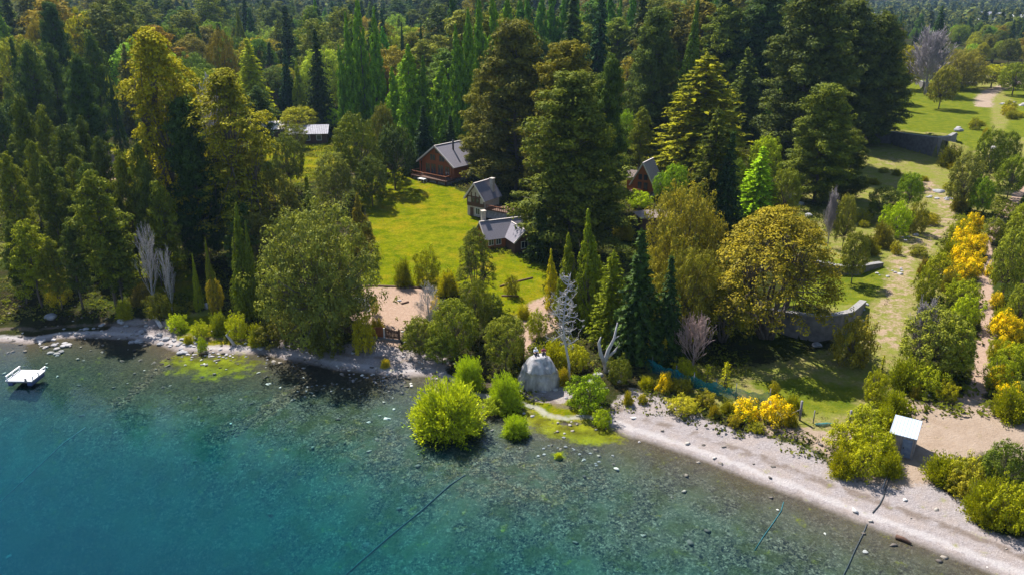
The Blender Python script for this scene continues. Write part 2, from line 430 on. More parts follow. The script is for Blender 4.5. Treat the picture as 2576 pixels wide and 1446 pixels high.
def mat_foliage():
    b = NB('foliage')
    oc = b.n('ShaderNodeObjectInfo').outputs['Color']
    v = b.attr('leafvar')
    tc = b.n('ShaderNodeTexCoord').outputs['Object']
    nz = b.noise(.45, 3, tc)
    c = b.mix(b.ramp(v, [(0., 0.), (1., 1.)]), (1.02, .98, .66), (4.3, 3.3, .62))
    c = b.mix(1., oc, c, 'MULTIPLY')
    c = b.mix(b.ramp(nz, [(.35, 0.), (.65, .5)]), c, b.mix(1., c, (1.22, 1.12, .6), 'MULTIPLY'))
    df = b.n('ShaderNodeBsdfDiffuse', inp={'Color': c}).outputs[0]
    tl = b.n('ShaderNodeBsdfTranslucent', inp={'Color': b.mix(1., c, (1.25, 1.25, .55), 'MULTIPLY')}).outputs[0]
    gl = b.n('ShaderNodeBsdfGlossy', inp={'Roughness': .5, 'Color': (.4, .42, .36, 1)}).outputs[0]
    m1 = b.n('ShaderNodeMixShader', inp={0: .18, 1: df, 2: tl}).outputs[0]
    m2 = b.n('ShaderNodeMixShader', inp={0: .012, 1: m1, 2: gl}).outputs[0]
    return b.surf(m2)
M_LEAF = mat_foliage()
M_BARK = mat_simple('bark', (.055, .04, .03), (.16, .13, .11), 4, .95, stretch=(3, 3, .6), bump=.4)
M_DEAD = mat_simple('bleached_wood', (.26, .24, .24), (.48, .455, .45), 5, .9, stretch=(3, 3, .5), bump=.3)
M_GREYTWIG = mat_simple('grey_twigs', (.20, .17, .18), (.36, .32, .33), 3, .95)
M_PINKTWIG = mat_simple('pinkish_twigs', (.27, .18, .165), (.38, .28, .25), 3, .95)

def limb(p0, p1, r0, r1, sag=0., n=5, wob=.15, r=None):
    p0 = np.array(p0, float); p1 = np.array(p1, float); L = np.linalg.norm(p1-p0)
    pts = []
    for i in range(n):
        t = i/(n-1)
        p = p0*(1-t)+p1*t + np.array([0, 0, 1.])*sag*math.sin(math.pi*t)
        if 0 < i < n-1 and r is not None: p = p+r.normal(size=3)*wob*L*.12
        pts.append(p)
    return pts, [r0*(1-i/(n-1))+r1*i/(n-1) for i in range(n)]

PROTO = {}     # kind -> list of (crown mesh, trunk mesh, blossom mesh, H, R)
def reg(kind, lv, tubes, H, R, bark=None, extra=None):
    i = len(PROTO.setdefault(kind, []))
    cm = lv.mesh(kind+'_crown', M_LEAF) if lv is not None else None
    tm = tube_mesh(kind+'_trunk', tubes, bark or M_BARK)
    em = extra.mesh(kind+'_blossom', M_LEAF) if extra is not None else None
    PROTO[kind].append((cm, tm, em, H, R))

def make_fir(seed, H=22., R=4.6, power=.85, step=.62, droop=.22, base=.06, kind='fir', L=.75, W=.36, gap=.08, per=13, lift=0.):
    lv = Leaves(seed); r = lv.r; tubes = [limb((0, 0, -.3), (0, 0, H*.97), .34, .03, n=6)]
    z = H*base
    while z < H*.985:
        t = z/H; ln0 = R*(1-t)**power+.22
        nb = max(4, int(2*math.pi*ln0/1.5))
        a0 = r.random()*6.28
        for k in range(nb):
            if r.random() < gap: continue
            a = a0+6.283*k/nb+r.normal()*.25; ln = ln0*r.uniform(.62, 1.12)*(min(1, .55+t*6))
            zz = z+r.normal()*step*.3
            m = max(1, int(ln/.95)); ca, sa = math.cos(a), math.sin(a)
            for j in range(m):
                f = (j+1)/m if m > 1 else .8
                if f < .3: continue
                rr = ln*f-.35
                c = (ca*rr, sa*rr, zz-droop*ln*f*f+lift*ln*f)
                lv.clump(c, (.62, .26+.34*(1.15-f)*1.1, .17), per, L, W, a, math.atan(2*droop*f-lift), rand=.25, up=.35, skip=.6, radial=.5)
            if ln > 2 and r.random() < .3: tubes.append(limb((0, 0, zz), (ca*ln*.8, sa*ln*.8, zz-droop*ln*.6), .07, .02, n=3))
        z += step*(.75+.5*r.random())*(1-.45*t)
    lv.clump((0, 0, H*.985), (.18, .18, .55), 22, .4, .16, radial=.6)
    reg(kind, lv, tubes, H, R)

def make_pine(seed, H=16., R=4., kind='pine', nb=80, tr=.95, base=.2, full=1.1, per=44, L=.45, W=.22, prof=None):
    lv = Leaves(seed); r = lv.r; tubes = [limb((0, 0, -.3), (r.normal()*.3, r.normal()*.3, H*.95), .3, .04, n=6, wob=.1, r=r)]
    prof = prof or (lambda t: (math.sin(math.pi*min(1, (t-base)/(1-base)*.8+.22))**.7))
    for i in range(nb):
        t = base+(1-base)*((i+r.random())/nb)**.9
        ln = R*max(.12, prof(t))*r.uniform(.45, 1.18)
        a = i*2.399+r.normal()*.4; z0 = t*H; ca, sa = math.cos(a), math.sin(a)
        tip = np.array([ca*ln, sa*ln, z0+ln*r.uniform(-.05, .35)])
        if ln > 1: tubes.append(limb((0, 0, z0*.96), tip, .06, .02, n=3))
        for j in range(int(2+ln*1.1*full)):
            f = r.uniform(.45, 1.05); q = np.array([0, 0, z0])*(1-f)+tip*f+r.normal(size=3)*np.array([.45, .45, .25])
            s = tr*r.uniform(.55, 1.1)
            lv.clump(q, (s, s, s*.62), int(per*s/tr), L, W, r.random()*6, 0, rand=.26, up=.4, skip=.45, radial=.35)
    lv.clump((0, 0, H*.98), (tr*.6, tr*.6, tr), int(per), L, W, radial=.6)
    reg(kind, lv, tubes, H, R)

def make_column(seed, H, R, prof, kind, n=300, rad=(.5, .5, 1.), per=20, L=.38, W=.22, spires=1, radial=.3, up=.3, rag=.18):
    lv = Leaves(seed); r = lv.r; tubes = [limb((0, 0, -.3), (0, 0, H*.9), .28, .05, n=5)]
    sp_ = [(0., 0., 1.)]+[(r.normal()*R*.42, r.normal()*R*.42, r.uniform(.74, .99)) for _ in range(spires-1)]
    for i in range(n):
        sx, sy, sh = sp_[r.integers(len(sp_))] if spires > 1 else sp_[0]
        t = (i+r.random())/n; a = r.random()*6.283
        rr = max(.02, R*prof(t)*(1-rag+2*rag*r.random()) - rad[0]*.6)*(1. if spires == 1 else .8)
        rr *= r.random()**.18
        sc = (.6+.55*r.random())*(1-.45*t)
        z = H*sh*(t*.97+.02)
        k = min(1, 2.5*(1-t))
        lv.clump((sx*k+rr*math.cos(a), sy*k+rr*math.sin(a), z), (rad[0]*sc, rad[1]*sc, rad[2]*sc), int(per*(.5+sc)), L, W, 0, 0, rand=.28, up=up, skip=.3, radial=radial)
    for i in range(6):
        a = r.random()*6.283; h = r.uniform(.3, .8)
        tubes.append(limb((0, 0, H*h*.4), (R*.5*math.cos(a), R*.5*math.sin(a), H*h), .08, .02, n=3))
    reg(kind, lv, tubes, H, R)

def make_coihue(seed, H=16., R=7., kind='coihue', plates=130, stems=9, base=.12, dome=True, ps=1.5, per=60, L=.30, W=.20):
    lv = Leaves(seed); r = lv.r; tubes = []
    tips = []
    for i in range(stems):
        a = i*2.399+r.normal()*.3; e = r.uniform(.35, .98)
        tx, ty = R*.62*math.cos(a)*math.sqrt(1-(e*.8)**2), R*.62*math.sin(a)*math.sqrt(1-(e*.8)**2)
        tip = (tx, ty, H*(.35+.5*e)); tips.append(np.array(tip))
        tubes.append(limb((r.normal()*.25, r.normal()*.25, -.3), tip, .26, .06, sag=-.05*H*(1-e), n=6, r=r))
    for i in range(plates):
        u = (i+.5)/plates
        a = i*2.399+r.normal()*.35
        if dome:
            el = math.asin(min(1, u**.85))*1.0
            q = np.array([R*.9*math.cos(el)*math.cos(a), R*.9*math.cos(el)*math.sin(a), H*base+H*(1-base)*(.10+.88*math.sin(el))])
        else:                                   # tall, tiered
            t = base+(1-base)*u
            w = R*(.72+.28*math.sin(t*13+seed+.8*math.sin(a)))*(1.02-.2*t)*math.sqrt(max(.02, 1-(max(0, t-.68)/.33)**2))
            q = np.array([w*.92*math.cos(a), w*.92*math.sin(a), H*t*.97])
            if t > .8: q[:2] *= math.sqrt(r.random())
        if r.random() < .30: q[:2] *= r.uniform(.35, .8)
        q += r.normal(size=3)*np.array([.35, .35, .25])
        s = ps*r.uniform(.55, 1.15)
        lv.clump(q, (s, s*.8, s*.26), int(per*s/ps), L, W, a, .22, rand=.28, up=.5, skip=.8, radial=.2)
        lv.clump(q+np.array([0, 0, s*.15]), (s*.5, s*.45, s*.25), int(per*.35), L, W, a, 0, rand=.3, up=.4, skip=.8)
        if i % 2 == 0:
            b = tips[int(np.argmin([np.linalg.norm(tt[:2]-q[:2])+abs(tt[2]-q[2]+2) for tt in tips]))]
            tubes.append(limb(b*.75, q, .07, .02, n=4, r=r))
    reg(kind, lv, tubes, H, R)

def make_broad(seed, H=12., R=6., kind='broad', n=250, cs=.92, per=56, L=.34, W=.25, low=.1, squash=.8, radial=.0, trunk=.26, holes=.1, wild=1.):
    lv = Leaves(seed); r = lv.r; tubes = [limb((0, 0, -.3), (0, 0, H*.55), trunk, trunk*.4, n=4)]
    lump = rdir(7, r)
    for i in range(n):
        a = i*2.399+r.normal()*.3; zc = 1-(i+.5)/n*1.75
        rr = math.sqrt(max(0, 1-zc*zc))
        d = np.array([rr*math.cos(a), rr*math.sin(a), zc])
        k = .80+.26*float(np.max(lump@d))**2+.08*r.normal()*wild
        if r.random() < holes: k *= .6
        q = np.array([R*.86*d[0]*k, R*.86*d[1]*k, H*(low+(1-low)*(.46+.47*d[2]*k))])
        s = cs*r.uniform(.6, 1.2)
        lv.clump(q, (s, s, s*squash), int(per*s/cs), L, W, a, 0, rand=.26, up=.36, skip=.45, radial=radial)
        if i % 5 == 0: tubes.append(limb((0, 0, H*.25), q, trunk*.35, .03, n=4, r=r))
    reg(kind, lv, tubes, H, R)

def make_willow(seed, H=5., R=4., kind='willow', shoots=620, L=.30, W=.10, per=30, vary=0.):
    lv = Leaves(seed); r = lv.r; tubes = []
    for i in range(shoots):
        a = r.random()*6.283; e = math.asin(r.random()**.75*.98)
        d = np.array([math.cos(e)*math.cos(a), math.cos(e)*math.sin(a), math.sin(e)])
        k = r.uniform(.72-vary, 1.05+vary*.3)*(.88+(.12+vary*.5)*math.sin(a*5+seed)*math.cos(e*4))
        tip = d*np.array([R, R, H])*k; st = np.array([r.normal()*R*.12, r.normal()*R*.12, 0])
        f = r.uniform(.5, 1.0, per)[:, None]
        c = st*(1-f)+tip*f + np.array([0, 0, -.28*R])*np.clip(f-.55, 0, 1)**1.5 + r.normal(size=(per, 3))*.13
        u = nrm(nrm(tip-st)+.55*rdir(per, r)); nn = nrm(np.cross(u, rdir(per, r))+.5*d)
        nn = nrm(nn-u*np.sum(nn*u, 1, keepdims=True))
        lv.add(c, nn, u, L*(.7+.6*r.random(per)), W*(.7+.6*r.random(per)), r.random()*.4+.6*r.random(per))
        if i % 9 == 0: tubes.append(limb(st, tip*.9, .045, .01, n=4, r=r))
    reg(kind, lv, tubes, H, R)

def make_broom(seed, H=2., R=1.6):
    lv = Leaves(seed); ex = Leaves(seed+50); r = lv.r; tubes = []
    for i in range(46):
        a = i*2.399; zc = 1-(i+.5)/46*1.1; rr = math.sqrt(max(0, 1-zc*zc))
        q = np.array([R*.8*rr*math.cos(a), R*.8*rr*math.sin(a), H*(.12+.75*zc)])*r.uniform(.62, 1.22)+r.normal(size=3)*.12; q[2] = max(q[2], .15)
        s = r.uniform(.28, .5)
        lv.clump(q, (s, s, s), 34, .2, .06, radial=.7)
        if r.random() < .74: ex.clump(q+np.array([0, 0, .10]), (s*1.15, s*1.15, s*1.05), 80, .15, .12, radial=.3, up=.5, skip=.8)
        if i % 4 == 0: tubes.append(limb((0, 0, -.1), q, .03, .01, n=3))
    reg('broom', lv, tubes, H, R, extra=ex)

def branches(r, p, d, L, rad, depth, out, spread=.6, up=.1, kids=4, shrink=.62, gnarl=.25):
    n = 5; pts = [np.array(p, float)]; rr = [rad]; dd = nrm(np.array(d, float))
    for i in range(n-1):
        dd = nrm(dd+r.normal(size=3)*gnarl*.5+np.array([0, 0, up*.25]))
        pts.append(pts[-1]+dd*L/(n-1)); rr.append(rad*(1-.8*(i+1)/(n-1)))
    out.append((pts, rr))
    if depth <= 0: return
    for k in range(kids):
        f = r.uniform(.25, 1.); i = f*(n-1); i0 = min(int(i), n-2); q = pts[i0]*(1-(i-i0))+pts[i0+1]*(i-i0)
        nd = nrm(dd+spread*1.6*rdir(1, r)[0]+np.array([0, 0, up]))
        branches(r, q, nd, L*shrink*r.uniform(.7, 1.15), rad*.5*(1-.4*f), depth-1, out, spread, up, kids, shrink, gnarl)

def make_bare(seed, H, R, kind, mat, fan=26, depth=2, kids=5, twig=.018, lo=.12):
    r = np.random.default_rng(seed); out = [limb((0, 0, -.2), (0, 0, H*.8), .16*H/6, .03, n=6, r=r, wob=.2)]
    for i in range(fan):
        t = lo+(.92-lo)*(i/fan); a = i*2.399+r.normal()*.2
        ln = R*(1.05-.55*t)
        branches(r, (0, 0, H*t*.75), (math.cos(a), math.sin(a), .9+.6*t), ln*1.15, .03*H/5*(1.2-t), depth, out, .42, .25, kids, .6, .15)
    out = [(p, [max(twig, q) for q in rd]) for p, rd in out]
    reg(kind, None, out, H, R, bark=mat)

def make_snag(seed, H=12., R=3.):
    """tall bleached dead conifer with crooked, bristling limbs"""
    r = np.random.default_rng(seed); out = []
    tr = [np.array(q, float) for q in [(0, 0, -.3), (-.15, 0, 2.2), (-.75, .1, 4.2), (-1.2, 0, 6.2), (-1.05, .1, 8.2), (-.8, 0, 10.0), (-.5, .1, 11.6)]]
    out.append((tr, [.29, .25, .21, .17, .13, .09, .03]))
    for i in range(44):
        t = .33+.65*(i/44); k = t*(len(tr)-1); k0 = min(int(k), len(tr)-2); p = tr[k0]*(1-(k-k0))+tr[k0+1]*(k-k0)
        a = i*2.399+r.normal()*.5
        ln = 2.5*(1.15-t)*r.uniform(.45, 1.15)*(1.3 if t > .5 and math.cos(a) < 0 else .9)
        branches(r, p, (math.cos(a), .7*math.sin(a), r.uniform(-.2, .45)), ln+.6, .10, 2, out, .6, .12, 3, .5, .55)
    out = [(p, [max(.022, q*.8) for q in rd]) for p, rd in out]
    reg('snag', None, out, H, R, bark=M_DEAD)

for s_ in range(3): make_fir(10+s_)
make_fir(14, H=22, R=5.6, power=.7, droop=.16, kind='fan_fir', gap=.2, L=.7, W=.3, lift=.12)
make_fir(15, H=22, R=5.2, power=.62, droop=.1, kind='fan_fir', gap=.2, L=.7, W=.3, lift=.10)
make_fir(16, H=5, R=1.7, power=.9, step=.34, kind='young_fir', L=.32, W=.12, per=9)
for s_ in range(3): make_pine(20+s_)
for s_ in range(3): make_pine(24+s_, H=24., R=7.5, kind='great_pine', nb=190, tr=1.15, base=.04, full=1.25, per=62, L=.42, W=.24,
          prof=lambda t: (1-t)**.42*min(1, .72+t*1.2))
for s_ in range(2): make_column(30+s_, 14., 3.2, lambda t: (1-t)**.72*min(1, .75+t*3), 'cypress', n=420, rad=(.5, .5, 1.0), per=24, L=.36, W=.18, spires=3, radial=.6)
make_column(33, 26., 3.6, lambda t: (1-t)**.85*min(1, .85+t*2), 'slender_cypress', n=520, rad=(.55, .55, 1.1), per=24, L=.42, W=.2, radial=.5, rag=.1)
for s_ in range(3): make_column(35+s_, 26., 2.3, lambda t: min(1, t*5+.3)*(1-t**3.2)**.75, 'poplar', n=560, rad=(.52, .52, 1.05), per=26, L=.44, W=.32, spires=5, radial=.3, rag=.32)
make_coihue(40, 15., 8., plates=460, stems=13, base=.2, ps=1.25, per=72, L=.27, W=.19)
make_coihue(43, 15., 7., plates=300, stems=9, base=.15, ps=1.3, per=70)
make_coihue(41, 26., 6.5, 'tiered_coihue', plates=340, stems=6, base=.22, dome=False, ps=1.75, per=95, L=.36, W=.26)
make_coihue(42, 26., 6.5, 'tiered_coihue', plates=340, stems=5, base=.20, dome=False, ps=1.75, per=95, L=.36, W=.26)
for s_ in range(4): make_broad(50+s_)
make_broad(55, 11., 7.4, 'great_broad', n=600, cs=.88, per=70, L=.25, W=.18, low=-.02, holes=.25, wild=2.0)
for s_ in range(4): make_broad(60+s_, 2.6, 2.2, 'shrub', n=125, cs=.43, per=62, L=.16, W=.105, low=-.1, trunk=.06, radial=.4, wild=2.4)
for s_ in range(3): make_willow(64+s_, 2.6, 2.2, 'shrub', shoots=460, L=.19, W=.10, per=22, vary=.22)
PROTO['shrub'] = [PROTO['shrub'][k] for k in (0, 4, 1, 5, 2, 6, 3)]
for s_ in range(2): make_willow(70+s_)
for s_ in range(3): make_broom(80+s_)
make_bare(90, 6., 2.6, 'pink_bare', M_PINKTWIG, fan=26, depth=2, kids=5, twig=.022)
make_bare(91, 10., 3.2, 'grey_bare', M_GREYTWIG, fan=36, depth=2, kids=7, twig=.028)
make_bare(93, 10., 3.2, 'wispy_bare', M_DEAD, fan=22, depth=2, kids=5, twig=.017)
make_bare(94, 26., 4.2, 'dead_top', M_DEAD, fan=20, depth=2, kids=4, twig=.05, lo=.62)
make_snag(95)

counter = {}
NAMES = {'fir': 'fir_tree', 'fan_fir': 'cedar_tree', 'young_fir': 'young_fir', 'pine': 'pine_tree', 'great_pine': 'pine_tree', 'cypress': 'cypress_tree', 'slender_cypress': 'cypress_tree',
         'poplar': 'poplar_tree', 'coihue': 'beech_tree', 'tiered_coihue': 'beech_tree', 'broad': 'leafy_tree', 'great_broad': 'leafy_tree', 'shrub': 'shrub', 'willow': 'willow_bush',
         'broom': 'broom_bush', 'pink_bare': 'bare_tree', 'grey_bare': 'bare_tree', 'wispy_bare': 'bare_tree', 'dead_top': 'dead_tree', 'snag': 'dead_tree'}
CATS = {'young_fir': 'tree', 'shrub': 'shrub', 'willow': 'bush', 'broom': 'bush'}
def plant(kind, x, y, z, h, hw, color, label, group=None, var=None, rot=None, deep=None, minw=.0):
    ps = PROTO[kind]; i = counter.get(kind, 0); counter[kind] = i+1
    cm, tm, em, H, R = ps[(i if var is None else var) % len(ps)]
    rnd = random.Random(i*7+len(kind))
    if kind in ('shrub', 'willow', 'young_fir'): pass
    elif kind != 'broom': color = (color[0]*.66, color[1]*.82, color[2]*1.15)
    root = bpy.data.objects.new(NAMES[kind], None); COL.objects.link(root)
    root.empty_display_size = .5
    root.location = (x, y, z-.05); lean = 0 if h < 4 else .022
    root.rotation_euler = (rnd.gauss(0, lean), rnd.gauss(0, lean), rot if rot is not None else rnd.random()*6.28)
    root.scale = (hw/R*rnd.uniform(.93, 1.08), (deep or hw)/R*rnd.uniform(.82, 1.15), h/H)
    nm = 'foliage' if kind in ('shrub', 'willow', 'broom') else 'crown'
    if cm:
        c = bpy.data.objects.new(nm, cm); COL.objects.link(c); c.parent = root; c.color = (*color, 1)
    t = bpy.data.objects.new('stem' if nm == 'foliage' else 'trunk', tm); COL.objects.link(t); t.parent = root
    if em:
        e = bpy.data.objects.new('blossom', em); COL.objects.link(e); e.parent = root; e.color = (.26, .22, .002, 1)
    finish(root, label, CATS.get(kind, 'tree'), group)
    return root

def solve(xt, yt, yb, hw):
    X, Y, Z = P(xt, yb)
    v = (CY-yt)/F
    for _ in range(3):
        z = HC + (v*Y*cp - Y*sp)/(cp+v*sp)
        dt = Y*cp-(z-HC)*sp
        X = (xt-CX)/F*dt
        Z = gz(X, Y)
    dm = Y*cp-((z+Z)/2-HC)*sp
    return X, Y, Z, z-Z, hw/F*dm

def tree(kind, xt, yt, yb, hw, color, label, group=None, **kw):
    X, Y, Z, h, w = solve(xt, yt, yb, hw)
    if h < .3: print('LOW', label, h)
    if h > 42: print('TALL', label, round(h, 1))
    return plant(kind, X, Y, Z, h, w, color, label, group, **kw)

# ------------------------------------------------------------------ trees one can tell apart
DK = (.030, .052, .024); DK2 = (.040, .062, .022); MID = (.062, .092, .022); OL = (.095, .108, .020); GO = (.175, .165, .014); BR = (.115, .090, .026)
LI = (.17, .25, .014); WI = (.25, .30, .028); PO = (.075, .140, .020); PA = (.17, .22, .075); GY = (.115, .115, .055); SP = (.020, .045, .042); YE = (.30, .27, .012)
T = tree
# left back
T('great_pine', 119, 12, 330, 52, DK, 'big dark conifer rising behind the left bank, its pointed top near the picture edge')
T('broad', 208, 18, 300, 66, GO, 'round golden olive tree between two dark conifers in the top left')
T('broad', 80, 20, 290, 48, (.15, .12, .03), 'dull golden dome shaped tree at the top left corner')
T('fir', 27, 95, 380, 40, DK2, 'dark fir at the left picture edge with a sunlit left side')
T('pine', 66, 112, 400, 42, DK2, 'slim dark pine just right of the fir at the left picture edge')
T('pine', 113, 118, 380, 36, DK2, 'narrow dark pine standing before the big dark conifer of the top left')
T('great_pine', 184, 148, 470, 52, DK, 'dark broad pine in the left wood above the sandy track')
T('pine', 222, 92, 380, 36, DK2, 'dark pointed pine left of the tall golden beech')
T('willow', 258, 158, 330, 26, PA, 'pale green slender tree between dark pines left of the golden beech')
T('slender_cypress', 275, 190, 390, 20, DK, 'thin dark spire at the foot of the tall golden beech')
T('tiered_coihue', 385, 60, 640, 118, (.17, .152, .012), 'tallest golden beech on the left bank with tiers of sunlit foliage')
T('tiered_coihue', 568, 166, 650, 124, (.135, .128, .016), 'golden beech with flat tiers right of the leafless grey tree')
T('great_pine', 470, 250, 660, 75, DK, 'very dark tree filling the gap between the two golden beeches')
T('dead_top', 480, 92, 600, 50, DK, 'leafless grey tree standing out between the two golden beeches')
T('broad', 545, 75, 300, 42, BR, 'brownish leafy tree behind the leafless grey tree')
T('fan_fir', 622, 96, 330, 62, (.19, .21, .012), 'bright lime cedar with fan shaped branches behind the golden beech')
T('slender_cypress', 597, 20, 220, 30, OL, 'olive spire tree above the bright lime cedar')
T('great_broad', 690, 68, 190, 56, PA, 'pale green round willow tree in the far left centre')
T('pink_bare', 680, 172, 275, 22, DK, 'small pinkish leafless tree left of the blue spruce')
T('fir', 712, 122, 300, 32, SP, 'blue green spruce with a sharp tip above the silver roof')
T('fir', 787, 72, 330, 46, (.024, .038, .022), 'very dark tall fir left of the first poplars')
T('cypress', 745, 150, 300, 26, (.14, .17, .014), 'lime cypress tucked between the blue spruce and the dark fir')
T('poplar', 783, -12, 180, 13, (.06, .13, .03), 'thin poplar whose tip passes the top of the picture behind the dark fir')
T('broad', 745, 268, 345, 62, (.15, .15, .014), 'golden bushy tree just behind the silver roof')
T('broad', 835, 270, 330, 22, LI, 'little lime tree right of the silver roof')
for x, t_, b, w, l in [(855, 112, 345, 17, 'shortest and leftmost poplar of the left row'), (876, 30, 345, 22, 'poplar second from the left in the left row'), (902, -18, 340, 24, 'tallest poplar of the left row'),
                       (932, 18, 345, 22, 'rightmost poplar of the left row')]:
    T('poplar', x, t_, b, w, (.085, .155, .018), l, 'poplars in the left row')
T('poplar', 985, 168, 380, 24, (.10, .17, .016), 'sunlit poplar just right of the left poplar row')
T('poplar', 1022, 112, 400, 34, (.10, .17, .016), 'bright broad poplar behind the house with the dark flue')
T('poplar', 1100, 155, 360, 34, (.12, .18, .014), 'bright poplar right of the broad one behind the house with the dark flue')
T('broad', 960, 245, 440, 34, (.085, .085, .03), 'brown green tree below the left poplar row')
T('broad', 892, 285, 490, 64, (.075, .09, .022), 'dense olive round-topped tree before the left poplar row')
T('broad', 835, 380, 520, 50, (.10, .11, .045), 'grey green leafy tree left of the shaded lawn corner')
T('fir', 965, 22, 230, 30, SP, 'dark blue fir right of the left poplar row, farther off')
T('slender_cypress', 1007, 58, 260, 17, DK, 'dark narrow spire left of two in the distance')
T('slender_cypress', 1046, 50, 260, 18, DK, 'dark narrow spire right of its twin in the distance')
T('willow', 920, 170, 300, 34, PA, 'pale green willowy tree behind the left poplar row')
T('broad', 1078, 50, 220, 30, (.14, .12, .05), 'tawny tree beyond the tall centre poplars')
for x, t_, b, w, l in [(1148, 60, 390, 26, 'first poplar at the left of the tall centre row'), (1180, 20, 390, 26, 'second poplar of the tall centre row'), (1212, -25, 380, 26, 'third poplar of the tall centre row'),
                       (1246, -40, 370, 26, 'fourth poplar of the tall centre row'), (1278, -30, 360, 24, 'last poplar at the right of the tall centre row')]:
    T('poplar', x, t_, b, w, (.08, .145, .020), l, 'poplars in the tall centre row')
for x, t_, b, w in [(1312, -20, 300, 19), (1340, -40, 290, 19), (1368, -25, 285, 19), (1395, -45, 280, 19), (1422, -20, 280, 19), (1446, -25, 270, 18), (1540, -30, 270, 20), (1566, -10, 270, 18), (1592, -25, 260, 18), (1800, -20, 240, 16)]:
    T('poplar', x, t_, b, w*1.25, (.06, .125, .030), 'dark poplar in the hazy row behind the great pines', 'poplars in the hazy row behind the great pines')
T('willow', 1425, 72, 230, 34, (.17, .21, .06), 'pale green tree showing between hazy poplars and the great pine')
T('willow', 1512, 105, 280, 30, PA, 'silvery green tree touching the right side of the great pine')
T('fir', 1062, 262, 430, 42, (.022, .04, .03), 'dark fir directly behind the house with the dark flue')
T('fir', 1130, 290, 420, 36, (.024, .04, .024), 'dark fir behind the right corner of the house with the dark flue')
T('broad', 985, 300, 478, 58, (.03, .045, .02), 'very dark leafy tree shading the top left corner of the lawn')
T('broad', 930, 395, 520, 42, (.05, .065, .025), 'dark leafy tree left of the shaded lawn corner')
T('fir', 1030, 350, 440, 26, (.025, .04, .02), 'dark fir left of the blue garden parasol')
T('poplar', 1065, 140, 400, 22, (.06, .11, .02), 'shaded poplar between the two bright ones behind the chalet')
# great centre pines
T('great_pine', 1298, 60, 480, 136, (.070, .068, .026), 'great brownish pine left of the centre pair, towering over the half-timbered cottage')
T('great_pine', 1212, 190, 450, 62, (.085, .085, .024), 'olive brown pine right behind the house with the dark flue')
T('great_pine', 1420, 112, 520, 122, (.095, .085, .020), 'golden topped pine between the great centre pines')
T('great_pine', 1446, 190, 640, 138, (.062, .074, .022), 'great dark olive pine in the centre, overhanging the cross-gabled cottage')
T('great_pine', 1520, 150, 560, 66, DK2, 'dark tall pine at the right shoulder of the great centre pine')
T('fir', 1362, 480, 655, 40, (.03, .045, .02), 'low dark conifer beside the cross-gabled cottage')
# right of centre, back
T('fir', 1500, -30, 330, 60, SP, 'blue dark fir passing the top of the picture behind the centre pines')
T('great_pine', 1650, 25, 380, 86, (.055, .075, .030), 'tall dull green conifer left of the leaning slim cypress')
T('broad', 1625, 180, 360, 52, (.05, .065, .03), 'dull green tree under the tall dull green conifer')
T('slender_cypress', 1742, 2, 400, 52, (.055, .085, .02), 'tall slim dark cypress with a bright left edge')
T('broad', 1575, 270, 400, 26, (.13, .20, .016), 'small lime tree right of the centre pines')
T('pine', 1612, 275, 440, 26, OL, 'spindly little pine behind the steep-roofed cabin')
T('fan_fir', 1790, 132, 440, 150, (.125, .125, .014), 'wide golden olive cedar behind the steep-roofed cabin')
T('great_pine', 1838, 22, 330, 88, (.075, .095, .025), 'olive conifer behind the wide golden cedar')
T('fan_fir', 1890, 120, 360, 70, (.065, .085, .03), 'dull green cedar right of the wide golden cedar')
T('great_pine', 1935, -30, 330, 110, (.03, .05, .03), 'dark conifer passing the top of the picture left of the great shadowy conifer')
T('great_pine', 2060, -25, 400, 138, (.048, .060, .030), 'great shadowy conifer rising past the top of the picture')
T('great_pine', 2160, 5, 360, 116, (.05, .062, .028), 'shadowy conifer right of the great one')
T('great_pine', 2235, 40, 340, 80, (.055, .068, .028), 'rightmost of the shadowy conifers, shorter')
T('coihue', 2190, 160, 352, 112, (.045, .052, .03), 'dark open-branched tree leaning over the upper curved wall')
T('poplar', 1977, 205, 365, 32, (.10, .165, .03), 'single bright poplar in front of the shadowy conifers')
T('great_pine', 2085, 215, 510, 100, (.070, .085, .024), 'olive green pine left of the upper curved wall')
T('great_pine', 2150, 330, 500, 50, (.05, .06, .022), 'low dark pine at the foot of the upper curved wall')
T('fan_fir', 1812, 268, 575, 84, (.055, .065, .018), 'tall dark fir with gold edged branches above the domed beech')
T('fir', 1840, 330, 590, 60, (.022, .040, .024), 'darkest fir standing behind the domed beech')
T('fan_fir', 1915, 368, 560, 66, (.17, .27, .014), 'bright lime feathery tree behind the domed beech')
T('broad', 1935, 330, 480, 44, (.16, .20, .016), 'lime leafy tree above the bright feathery one')
T('broad', 1860, 400, 540, 34, (.07, .10, .02), 'small green tree left of the bright feathery one')
T('broad', 1705, 410, 520, 34, (.12, .19, .02), 'lime green bushy tree right of the steep-roofed cabin')
T('broad', 1668, 430, 510, 24, (.11, .18, .02), 'small lime tree touching the steep-roofed cabin')
T('broad', 1985, 410, 560, 40, OL, 'olive shrubby tree at the top of the rocky bank')
T('shrub', 1612, 482, 520, 28, (.15, .24, .016), 'lime shrub below the steep-roofed cabin')
T('shrub', 1570, 540, 600, 40, (.10, .11, .03), 'dull shrub left of the small brown roof')
T('broad', 1700, 560, 700, 45, OL, 'olive leafy tree below the small brown roof')
